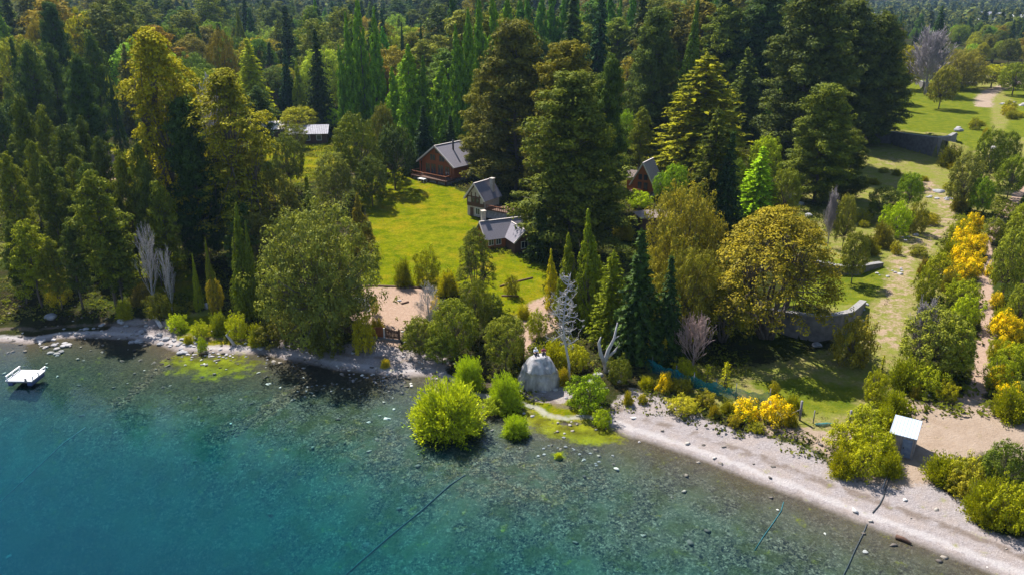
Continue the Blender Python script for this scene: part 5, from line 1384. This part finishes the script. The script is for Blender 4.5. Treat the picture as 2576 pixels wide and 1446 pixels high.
for pts_, n_, lab_, grp_ in [([(775, 968), (740, 990), (700, 1010), (640, 1060), (590, 1082), (545, 1096)], 60, 'brown stone in the submerged row running out from the left centre shore', 'stones of the submerged row'),
        ([(425, 897), (370, 960), (330, 995), (290, 1020)], 30, 'dark stone in the shorter submerged row left of the weed patch', 'stones of the shorter submerged row')]:
    for i in range(n_):
        t_ = (i+.5)/n_*(len(pts_)-1); k_ = min(int(t_), len(pts_)-2); f_ = t_-k_
        rock(pts_[k_][0]*(1-f_)+pts_[k_+1][0]*f_+rr_.gauss(0, 5), pts_[k_][1]*(1-f_)+pts_[k_+1][1]*f_+rr_.gauss(0, 5), rr_.uniform(2.5, 5.5), 'w', lab_, grp_, i, rr_.uniform(.35, .6))
# rows of edging stones / logs at the lawn terraces
for pts, lab in [([(905, 722), (940, 720), (1000, 722), (1060, 725)], 'dark timber edging between lawn and gravel yard'), ([(1258, 722), (1290, 712), (1340, 700)], 'dark log edging across the lower lawn'), ([(1262, 745), (1305, 746)], 'short dark log lying on the lower lawn'),
                 ([(1010, 765), (1028, 760)], 'short dark log on the gravel yard')]:
    W_ = [P(x, y) for x, y in pts]
    q = root('timber_edging' if len(pts) > 2 else 'log', *W_[0], 0, lab, 'edging' if len(pts) > 2 else 'log')
    tubeobj('timber', [(a-W_[0][0], b-W_[0][1], c-W_[0][2]+.06) for a, b, c in W_], .16, M_DARKW, q, 6)

# big boulder with the two sitters
X, Y, Z = P(1357, 968)
Xt, Yt = X, Y+.8
d_top = Y*cp+(HC-4)*sp
FAC = [(nrm(np.array(a_, float)), o_) for a_, o_ in [((-1, -.3, .5), .80), ((.9, .1, .55), .84), ((-.5, .6, .7), .86), ((.2, -.8, .75), .82), ((-.75, -.9, .1), .82), ((.85, -.75, .0), .84), ((.5, .7, .4), .85), ((0, .1, 1), .93)]]
bm = bmesh.new(); bmesh.ops.create_icosphere(bm, subdivisions=5, radius=1)
for v in bm.verts:
    p = v.co.copy(); n_ = p.copy()
    px_, py_, pz_ = p
    r0 = 1.0
    for a_, o_ in FAC:
        dd_ = px_*a_[0]+py_*a_[1]+pz_*a_[2]-o_
        if dd_ > 0: px_ -= a_[0]*dd_*.6; py_ -= a_[1]*dd_*.6; pz_ -= a_[2]*dd_*.6
    x_, y_, z_ = px_*2.45, py_*2.15, max(pz_, -.25)
    z_ = (z_+.25)/1.25*4.1
    x_ *= 1-.05*max(0, z_/4.35)**2; y_ *= 1-.08*max(0, z_/4.35)
    if y_ < 0 and z_ < 2.35:                     # the broken, set-back lower front
        k = min(1, (2.35-z_)/.12); y_ = y_*(1-.24*k) if z_ > .9 else y_*(1-.24)
        if x_ > -1.9: y_ += .18*k*(1-abs(x_)/3)
    nn2 = float(vnoise(px_*5+20, pz_*5+py_*4, .9, 3))-.5
    y_ += .22*nn2; x_ += .16*(float(vnoise(py_*5+9, pz_*5, .8, 6))-.5)
    v.co = Vector((x_, y_, z_-.35+.10*nn2))
me = bpy.data.meshes.new('boulder'); bm.to_mesh(me); bm.free(); me.materials.append(M_BOULD)
bo = bpy.data.objects.new('boulder', me); COL.objects.link(bo); bo.location = (X, Y, Z)
finish(bo, 'big pale domed boulder on the shore with two people sitting on top', 'boulder')

M_SKIN = mat_simple('skin', (.42, .24, .17), (.48, .29, .21), 4, .6)
def cloth(name, c): return mat_simple(name, c, tuple(q*1.25 for q in c), 8, .9)
def person(x, y, z, rot, label, top, legs, hair, hat=None):
    """seated on the rock, knees up, hands on knees; skeleton grown with a skin modifier"""
    J = {'pelvis': (0, 0, .12), 'waist': (0, .02, .28), 'chest': (0, .01, .48), 'neck': (0, 0, .60), 'nk2': (0, -.01, .665), 'head': (0, -.03, .75), 'crown': (0, -.02, .84)}
    E = [('pelvis', 'waist'), ('waist', 'chest'), ('chest', 'neck'), ('neck', 'nk2'), ('nk2', 'head'), ('head', 'crown')]
    R = {'pelvis': .13, 'waist': .115, 'chest': .135, 'neck': .06, 'nk2': .055, 'head': .088, 'crown': .06}
    for s in (-1, 1):
        k = 'l' if s < 0 else 'r'
        J.update({k+'hip': (s*.10, -.02, .11), k+'knee': (s*.17, -.40, .36), k+'ank': (s*.15, -.62, .0), k+'toe': (s*.17, -.82, -.02),
                  k+'sh': (s*.18, .01, .56), k+'elb': (s*.25, -.16, .36), k+'wri': (s*.19, -.36, .44), k+'palm': (s*.18, -.42, .44)})
        R.update({k+'hip': .09, k+'knee': .06, k+'ank': .042, k+'toe': .035, k+'sh': .06, k+'elb': .042, k+'wri': .028, k+'palm': .034})
        E += [('pelvis', k+'hip'), (k+'hip', k+'knee'), (k+'knee', k+'ank'), (k+'ank', k+'toe'), ('chest', k+'sh'), (k+'sh', k+'elb'), (k+'elb', k+'wri'), (k+'wri', k+'palm')]
        for f in range(4):
            a = k+'f%d' % f; J[a] = (s*(.18-.024+.016*f), -.475+.006*abs(f-1), .437); J[a+'b'] = (s*(.18-.03+.02*f), -.50+.008*abs(f-1), .405); R[a] = .009; R[a+'b'] = .008
            E += [(k+'palm', a), (a, a+'b')]
        J[k+'th'] = (s*.145, -.43, .425); R[k+'th'] = .010; E.append((k+'palm', k+'th'))
    def grow(name, names, grow_by, mat, parent, scl=1.):
        ks = [n for n in J if n in names]; idx = {n: i for i, n in enumerate(ks)}
        me = bpy.data.meshes.new(name); me.from_pydata([J[n] for n in ks], [(idx[a], idx[b]) for a, b in E if a in idx and b in idx], [])
        o = bpy.data.objects.new(name, me); COL.objects.link(o); me.materials.append(mat)
        md = o.modifiers.new('skin', 'SKIN'); md.use_smooth_shade = True
        for i, n in enumerate(ks):
            sv = me.skin_vertices[0].data[i]; sv.radius = (R[n]+grow_by,)*2; sv.use_root = (i == 0)
        o.modifiers.new('sub', 'SUBSURF').render_levels = 1
        if parent: o.parent = parent
        return o
    b = grow('person', list(J), 0, M_SKIN, None); b.location = (x, y, z); b.rotation_euler = (0, 0, rot)
    finish(b, label, 'person')
    grow('shirt', ['waist', 'chest', 'neck', 'lsh', 'rsh', 'lelb', 'relb'], .018, top, b)
    grow('trousers', ['pelvis', 'lhip', 'rhip', 'lknee', 'rknee', 'lank', 'rank'], .016, legs, b)
    for s in (-1, 1):
        m = MB(); m.box(s*.16-.045, s*.16+.045, -.86, -.58, -.06, .02); m.build('shoe', M_BLACK, b, .02)
    bm = bmesh.new(); bmesh.ops.create_icosphere(bm, subdivisions=3, radius=.105)
    for v in bm.verts:
        if v.co.y < -.02 and v.co.z < .045: v.co.y = -.02; v.co *= .9
        v.co.z = max(v.co.z, -.07)
    me = bpy.data.meshes.new('hair'); bm.to_mesh(me); bm.free(); me.materials.append(hair)
    h = bpy.data.objects.new('hair' if hat is None else 'cap', me); COL.objects.link(h); h.parent = b; h.location = (0, .0, .80)
    fc = MB(); fc.poly([(-.012, -.105, .765), (.012, -.105, .765), (.016, -.108, .735), (-.016, -.108, .735), (0, -.135, .738)], [(0, 1, 4), (1, 2, 4), (2, 3, 4), (3, 0, 4), (0, 3, 2, 1)]); fc.build('nose', M_SKIN, b)
    e = MB()
    for s in (-1, 1): e.box(s*.034-.012, s*.034+.012, -.118, -.10, .765, .775)
    e.build('eyes', M_BLACK, b)
    e = MB(); e.box(-.022, .022, -.114, -.10, .705, .712); e.build('mouth', cloth('lips', (.35, .12, .10)), b)
    for s in (-1, 1):
        e = MB(); e.box(s*.088-.012, s*.088+.012, -.045, -.01, .73, .785); e.build('ear', M_SKIN, b, .008)
    return b
def topz(x, y):
    dg = None
    best = -9
    for v in me_b.vertices:
        dd = (v.co.x-x)**2+(v.co.y-y)**2
        if dd < .06: best = max(best, v.co.z)
    return best
me_b = bo.data
person(X-.45, Y+.35, Z+topz(-.45, .35)-.02, .25, 'person in a white shirt and dark trousers sitting on the big boulder', cloth('white_cotton', (.62, .66, .75)), cloth('dark_denim', (.03, .035, .06)), cloth('pale_cap', (.6, .6, .62)), hat=1)
person(X+.42, Y+.45, Z+topz(.42, .45)-.02, .05, 'person in a dark red top sitting on the big boulder', cloth('dark_red_cotton', (.22, .03, .06)), cloth('grey_denim', (.06, .06, .08)), cloth('dark_hair', (.03, .02, .015)))
Xp, Yp, Zp, hp, _ = solve(1318, 862, 908, 4)
q = root('pole', Xp, Yp, Zp, 0, 'slim dark pole standing behind the big boulder', 'pole'); tubeobj('shaft', [(0, 0, 0), (0, 0, hp)], .07, M_DARKW, q)

# -- broken forked trunk
Xb, Yb, Zb, hb, _ = solve(1530, 812, 935, 10)
lines = [([(0, 0, -.3), (-.1, 0, hb*.25), (.15, 0, hb*.45), (.75, 0, hb*.68), (1.05, .1, hb*1.0)], [.33, .28, .22, .16, .06]), ([(-.1, 0, hb*.15), (-.7, -.1, hb*.38), (-.95, 0, hb*.6), (-.75, 0, hb*.72)], [.26, .22, .16, .06]), ([(.1, 0, hb*.3), (.9, -.2, hb*.45), (1.35, -.2, hb*.62)], [.2, .14, .04]), ([(.7, 0, hb*.68), (1.3, -.1, hb*.75)], [.1, .03])]
o = bpy.data.objects.new('tree_stump', tube_mesh('tree_stump', lines, M_DEAD, 8)); COL.objects.link(o); o.location = (Xb, Yb, Zb); finish(o, 'broken forked grey trunk without bark right of the bleached snag', 'stump')
Xb, Yb, Zb, hb, _ = solve(575, 832, 868, 10)
o = bpy.data.objects.new('tree_stump', tube_mesh('tree_stump', [([(.5, 0, 0), (.1, 0, hb*.4), (-.35, 0, hb*.7), (.1, .1, hb)], [.22, .17, .13, .05])], M_DEAD, 8)); COL.objects.link(o); o.location = (Xb, Yb, Zb); finish(o, 'white leaning stump at the foot of the weedy bank', 'stump')
def logobj(a, b, rad, mat, label, name='log'):
    A_, B_ = P(*a), P(*b)
    q = tube_mesh(name, [([(0, 0, rad*.7), ((B_[0]-A_[0])*.5, (B_[1]-A_[1])*.5+.1, (B_[2]-A_[2])*.5+rad*.9), (B_[0]-A_[0], B_[1]-A_[1], B_[2]-A_[2]+rad*.6)], [rad, rad*.9, rad*.45])], mat, 8)
    o = bpy.data.objects.new(name, q); COL.objects.link(o); o.location = A_; finish(o, label, 'log')
logobj((407, 826), (383, 796), .28, M_DEAD, 'white driftwood log pointing to the water on the rocky point')
logobj((2253, 1352), (2292, 1370), .20, M_DARKW, 'dark driftwood log at the water line of the long beach')
logobj((2235, 1192), (2218, 1232), .06, M_DEAD, 'thin pale stick on the beach beside the hose')
logobj((1480, 985), (1530, 975), .08, M_DEAD, 'pale branch lying behind the deep green shrub')

# -- hoses running into the lake
for pts, rad, lab in [([(2245, 1188), (2232, 1215), (2222, 1250), (2212, 1270), (2195, 1290)], .05, 'dark hose lying across the gravel of the long beach'),
                      ([(2181, 1318), (2170, 1345), (2150, 1385), (2135, 1420), (2120, 1450), (2100, 1500)], .05, 'dark hose running into the water at the right'),
                      ([(1971, 1262), (1965, 1285), (1945, 1315), (1920, 1350), (1898, 1385)], .032, 'teal tinged hose in the water left of the dark one'),
                      ([(1170, 1195), (1130, 1222), (1060, 1285), (980, 1350), (920, 1402), (860, 1455), (800, 1500)], .065, 'long dark pipe on the lake bed at the bottom centre'),
                      ([(215, 1075), (160, 1115), (90, 1180), (25, 1240), (-40, 1300)], .05, 'long pale pipe on the lake bed at the far left')]:
    W_ = [P(x, y) for x, y in pts]; a0 = W_[0]
    q = tube_mesh('hose', [([(a-a0[0], b-a0[1], c-a0[2]+rad*.8+(.03 if i else 0)) for i, (a, b, c) in enumerate(W_)], [rad]*len(W_))], M_TEAL if 'teal' in lab else M_STONE if 'pale' in lab else M_ROPE, 6)
    o = bpy.data.objects.new('hose', q); COL.objects.link(o); o.location = a0; finish(o, lab, 'hose')

# -- white raft
c0 = [PZ(*p, .62) for p in [(20, 955), (84, 958), (99, 930), (54, 930)]]
rx = (c0[0][0]+c0[1][0])/2*.5+(c0[2][0]+c0[3][0])/2*.5; ry = sum(c[1] for c in c0)/4
wr = (c0[1][0]-c0[0][0])/2; dr_ = (c0[2][1]-c0[1][1])/2
print('raft', wr, dr_)
ra = root('raft', rx, ry, 0, -.02, 'white square raft with side rails floating at the left edge', 'raft')
m = MB()
n = 12
for i in range(n):
    y0_ = -dr_+2*dr_*i/n; m.box(-wr, wr, y0_+.012, y0_+2*dr_/n-.012, .50, .60)
m.build('deck', M_WHITE, ra)
m = MB(); m.box(-wr+.05, wr-.05, -dr_+.05, dr_-.05, .36, .496); m.build('frame', M_POST, ra)
for sx in (-1, 1):
    m = MB(); m.box(sx*wr*.72-.28, sx*wr*.72+.28, -dr_+.1, dr_-.1, -.12, .355); m.build('float', mat_simple('blue_float', (.04, .06, .16), (.07, .10, .22), 2, .5), ra, .08)
    m = MB(); m.beam((sx*(wr-.03), -dr_+.25, 1.0), (sx*(wr-.03), dr_+.1, 1.0), .16, .10)
    for y_ in (-dr_+.3, 0, dr_-.05): m.box(sx*(wr-.03)-.05, sx*(wr-.03)+.05, y_-.05, y_+.05, .60, .95)
    m.build('rail', M_WHITE, ra)
m = MB(); m.box(wr*.55-.1, wr*.55+.1, -dr_-.06, -dr_+.1, .45, .9); m.build('bollard', M_POST, ra)

# ------------------------------------------------------------------ ground cover nobody could count
def scatter_cover():
    lv = Leaves(321); r = lv.r
    n = 52000
    x = r.uniform(-92, 92, n); y = r.uniform(50, 215, n)
    d, _, side = seg_dist(x, y, SHORE); s = d*side
    dp = y*cp+(HC-2)*sp; px = CX+F*x/dp; py = CY-F*((2.5-HC)*cp+y*sp)/dp
    def inp(poly): return inside(px, py, poly)
    clear = inp([(900, 470), (1060, 430), (1200, 520), (1240, 640), (1370, 650), (1370, 790), (1300, 900), (1290, 760), (1000, 730), (1000, 880), (900, 900), (930, 800), (905, 700)])
    sandy = inp([(1535, 1090), (1550, 985), (1700, 1010), (2000, 1100), (2110, 1150), (2330, 1020), (2640, 1040), (2640, 1500), (2300, 1370)])
    open_ = inp([(1850, 950), (2080, 640), (2150, 350), (2650, 190), (2650, 330), (2440, 500), (2330, 700), (2260, 1000), (2100, 1100)])
    track = inp([(2470, 580), (2510, 580), (2505, 980), (2440, 1010)])
    band = (px > 660) & (px < 1150) & (py > 850)
    keep = (s > 2.2) & ~clear & ~sandy & ~track & ~((open_) & (r.random(n) < .93)) & ~(band & (s < 6)) & ~((px < 480) & (s < 5.5))
    keep &= (vnoise(x, y, 6, 11) > .30) | (r.random(n) < .12)
    x, y, px, open_ = x[keep], y[keep], px[keep], open_[keep]
    z = height(x, y)
    for i in range(len(x)):
        m_ = 9
        sz = (r.uniform(.18, .6) if px[i] < 2250 else r.uniform(.3, .9)) if not open_[i] else r.uniform(.1, .25)
        dd = rdir(m_, r); dd[:, 2] = np.abs(dd[:, 2])
        C = np.array([x[i], y[i], z[i]])+dd*np.array([sz*1.3, sz*1.3, sz])
        N = nrm(dd+.6*rdir(m_, r)+np.array([0, 0, .4])); U = rdir(m_, r); U = nrm(U-N*np.sum(U*N, 1, keepdims=True))
        lv.add(C, N, U, sz*.8, sz*.45, np.clip(vnoise(x[i], y[i], 5, 2)*.8+.3*r.random(m_), 0, 1))
    b = NB('undergrowth_foliage'); v = b.attr('leafvar')
    c = b.ramp(v, [(0., (.035, .04, .012)), (.4, (.075, .085, .012)), (.7, (.15, .17, .012)), (1., (.20, .17, .05))])
    df = b.n('ShaderNodeBsdfDiffuse', inp={'Color': c}).outputs[0]; tl = b.n('ShaderNodeBsdfTranslucent', inp={'Color': c}).outputs[0]
    me = lv.mesh('undergrowth', b.surf(b.n('ShaderNodeMixShader', inp={0: .35, 1: df, 2: tl}).outputs[0]))
    o = bpy.data.objects.new('undergrowth', me); COL.objects.link(o)
    finish(o, 'low weeds, ferns and tufts growing between the trees and on the slopes', 'undergrowth', None, 'stuff')
scatter_cover()

def scatter_stones():
    r = np.random.default_rng(77); n = 9000
    x = r.uniform(-75, 55, n); y = r.uniform(44, 105, n)
    d, _, side = seg_dist(x, y, SHORE); s = d*side
    dp = y*cp+HC*sp; px = CX+F*x/dp
    pr = np.where(s > 0, np.where(px > 1560, .12, .6)*np.exp(-s/4.), .5*np.exp(s/5.))
    pr = np.where((px > 1560) & (s < 0), pr*.25, pr)
    keep = r.random(n) < pr; x, y, s = x[keep], y[keep], s[keep]; z = height(x, y); n = len(x)
    sz = r.uniform(.07, .26, n)*np.where(s < 0, 1.1, 1)
    # each stone: a squashed octahedron-like lump of 6 verts / 8 faces, jittered
    base = np.array([(1, 0, 0), (0, 1, 0), (-1, 0, 0), (0, -1, 0), (0, 0, 1), (0, 0, -1), (.7, .7, .45), (-.7, .7, .4), (-.7, -.7, .5), (.7, -.7, .42)], float)
    faces = [(4, 6, 7), (4, 7, 8), (4, 8, 9), (4, 9, 6), (0, 1, 6), (1, 2, 7), (2, 3, 8), (3, 0, 9), (6, 1, 7), (7, 2, 8), (8, 3, 9), (9, 0, 6)]
    an = r.random(n)*6.28; ca, sa = np.cos(an), np.sin(an)
    V = base[None]*(1+.25*r.normal(size=(n, 10, 1)))*sz[:, None, None]*np.array([1.2, .85, .6])
    V = np.stack([V[..., 0]*ca[:, None]-V[..., 1]*sa[:, None]+x[:, None], V[..., 0]*sa[:, None]+V[..., 1]*ca[:, None]+y[:, None], V[..., 2]+z[:, None]+.02], -1)
    Fc = (np.array(faces)[None]+10*np.arange(n)[:, None, None]).reshape(-1)
    me = bpy.data.meshes.new('shore_pebbles'); me.vertices.add(10*n); me.vertices.foreach_set('co', V.ravel())
    me.loops.add(len(Fc)); me.loops.foreach_set('vertex_index', Fc); k = len(Fc)//3
    me.polygons.add(k); me.polygons.foreach_set('loop_start', np.arange(k)*3); me.polygons.foreach_set('loop_total', np.full(k, 3)); me.update()
    at = me.attributes.new('leafvar', 'FLOAT', 'FACE'); at.data.foreach_set('value', np.repeat(r.random(n), 12).astype(np.float32))
    b = NB('pebble_stone'); c = b.ramp(b.attr('leafvar'), [(0., (.07, .06, .055)), (.5, (.20, .17, .14)), (.8, (.38, .34, .30)), (1., (.70, .66, .62))])
    me.materials.append(b.pbr(c, .9))
    o = bpy.data.objects.new('shore_pebbles', me); COL.objects.link(o)
    finish(o, 'loose stones strewn along the shore and in the shallows', 'pebbles', None, 'stuff')
scatter_stones()

# ------------------------------------------------------------------ light and air
def build_light():
    w = bpy.data.worlds.new('World'); scn.world = w; w.use_nodes = True
    nt = w.node_tree; nt.nodes.clear()
    sky = nt.nodes.new('ShaderNodeTexSky'); sky.sky_type = 'NISHITA'; sky.sun_disc = False
    el = math.radians(53); d = Vector((-.5*math.cos(el), .866*math.cos(el), math.sin(el)))
    sky.sun_elevation = el; sky.sun_rotation = math.atan2(d.x, d.y)
    sky.altitude = 800
    bg = nt.nodes.new('ShaderNodeBackground'); bg.inputs[1].default_value = SKY
    o = nt.nodes.new('ShaderNodeOutputWorld')
    nt.links.new(sky.outputs[0], bg.inputs[0]); nt.links.new(bg.outputs[0], o.inputs[0])
    l = bpy.data.lights.new('sun', 'SUN'); l.energy = SUN; l.angle = math.radians(.5); l.color = (1, .955, .88)
    lo = bpy.data.objects.new('sun', l); COL.objects.link(lo)
    lo.rotation_euler = d.to_track_quat('Z', 'Y').to_euler()
def build_haze():
    b = NB('haze_air')
    pv = b.n('ShaderNodeVolumePrincipled', inp={'Color': (.42, .66, 1, 1), 'Density': HAZE, 'Anisotropy': .3}).outputs[0]
    m = b.surf(None, pv)
    bm = bmesh.new(); bmesh.ops.create_cube(bm, size=1)
    for v in bm.verts: v.co = Vector((v.co.x*5200, 1400+v.co.y*3900, -60 if v.co.z < 0 else 620))
    me = bpy.data.meshes.new('haze'); bm.to_mesh(me); bm.free(); me.materials.append(m)
    o = bpy.data.objects.new('haze', me); COL.objects.link(o); o['kind'] = 'stuff'
SKY, SUN, HAZE = .085, 5.0, .00007
build_light(); build_haze()
vs = scn.view_settings
vs.view_transform = 'Standard'; vs.look = 'None'; vs.gamma = 1; vs.exposure = 1.2
scn.cycles.use_denoising = True
scn.cycles.max_bounces = 6; scn.cycles.diffuse_bounces = 2; scn.cycles.transparent_max_bounces = 12; scn.cycles.volume_bounces = 0
scn.cycles.transmission_bounces = 2; scn.cycles.glossy_bounces = 2
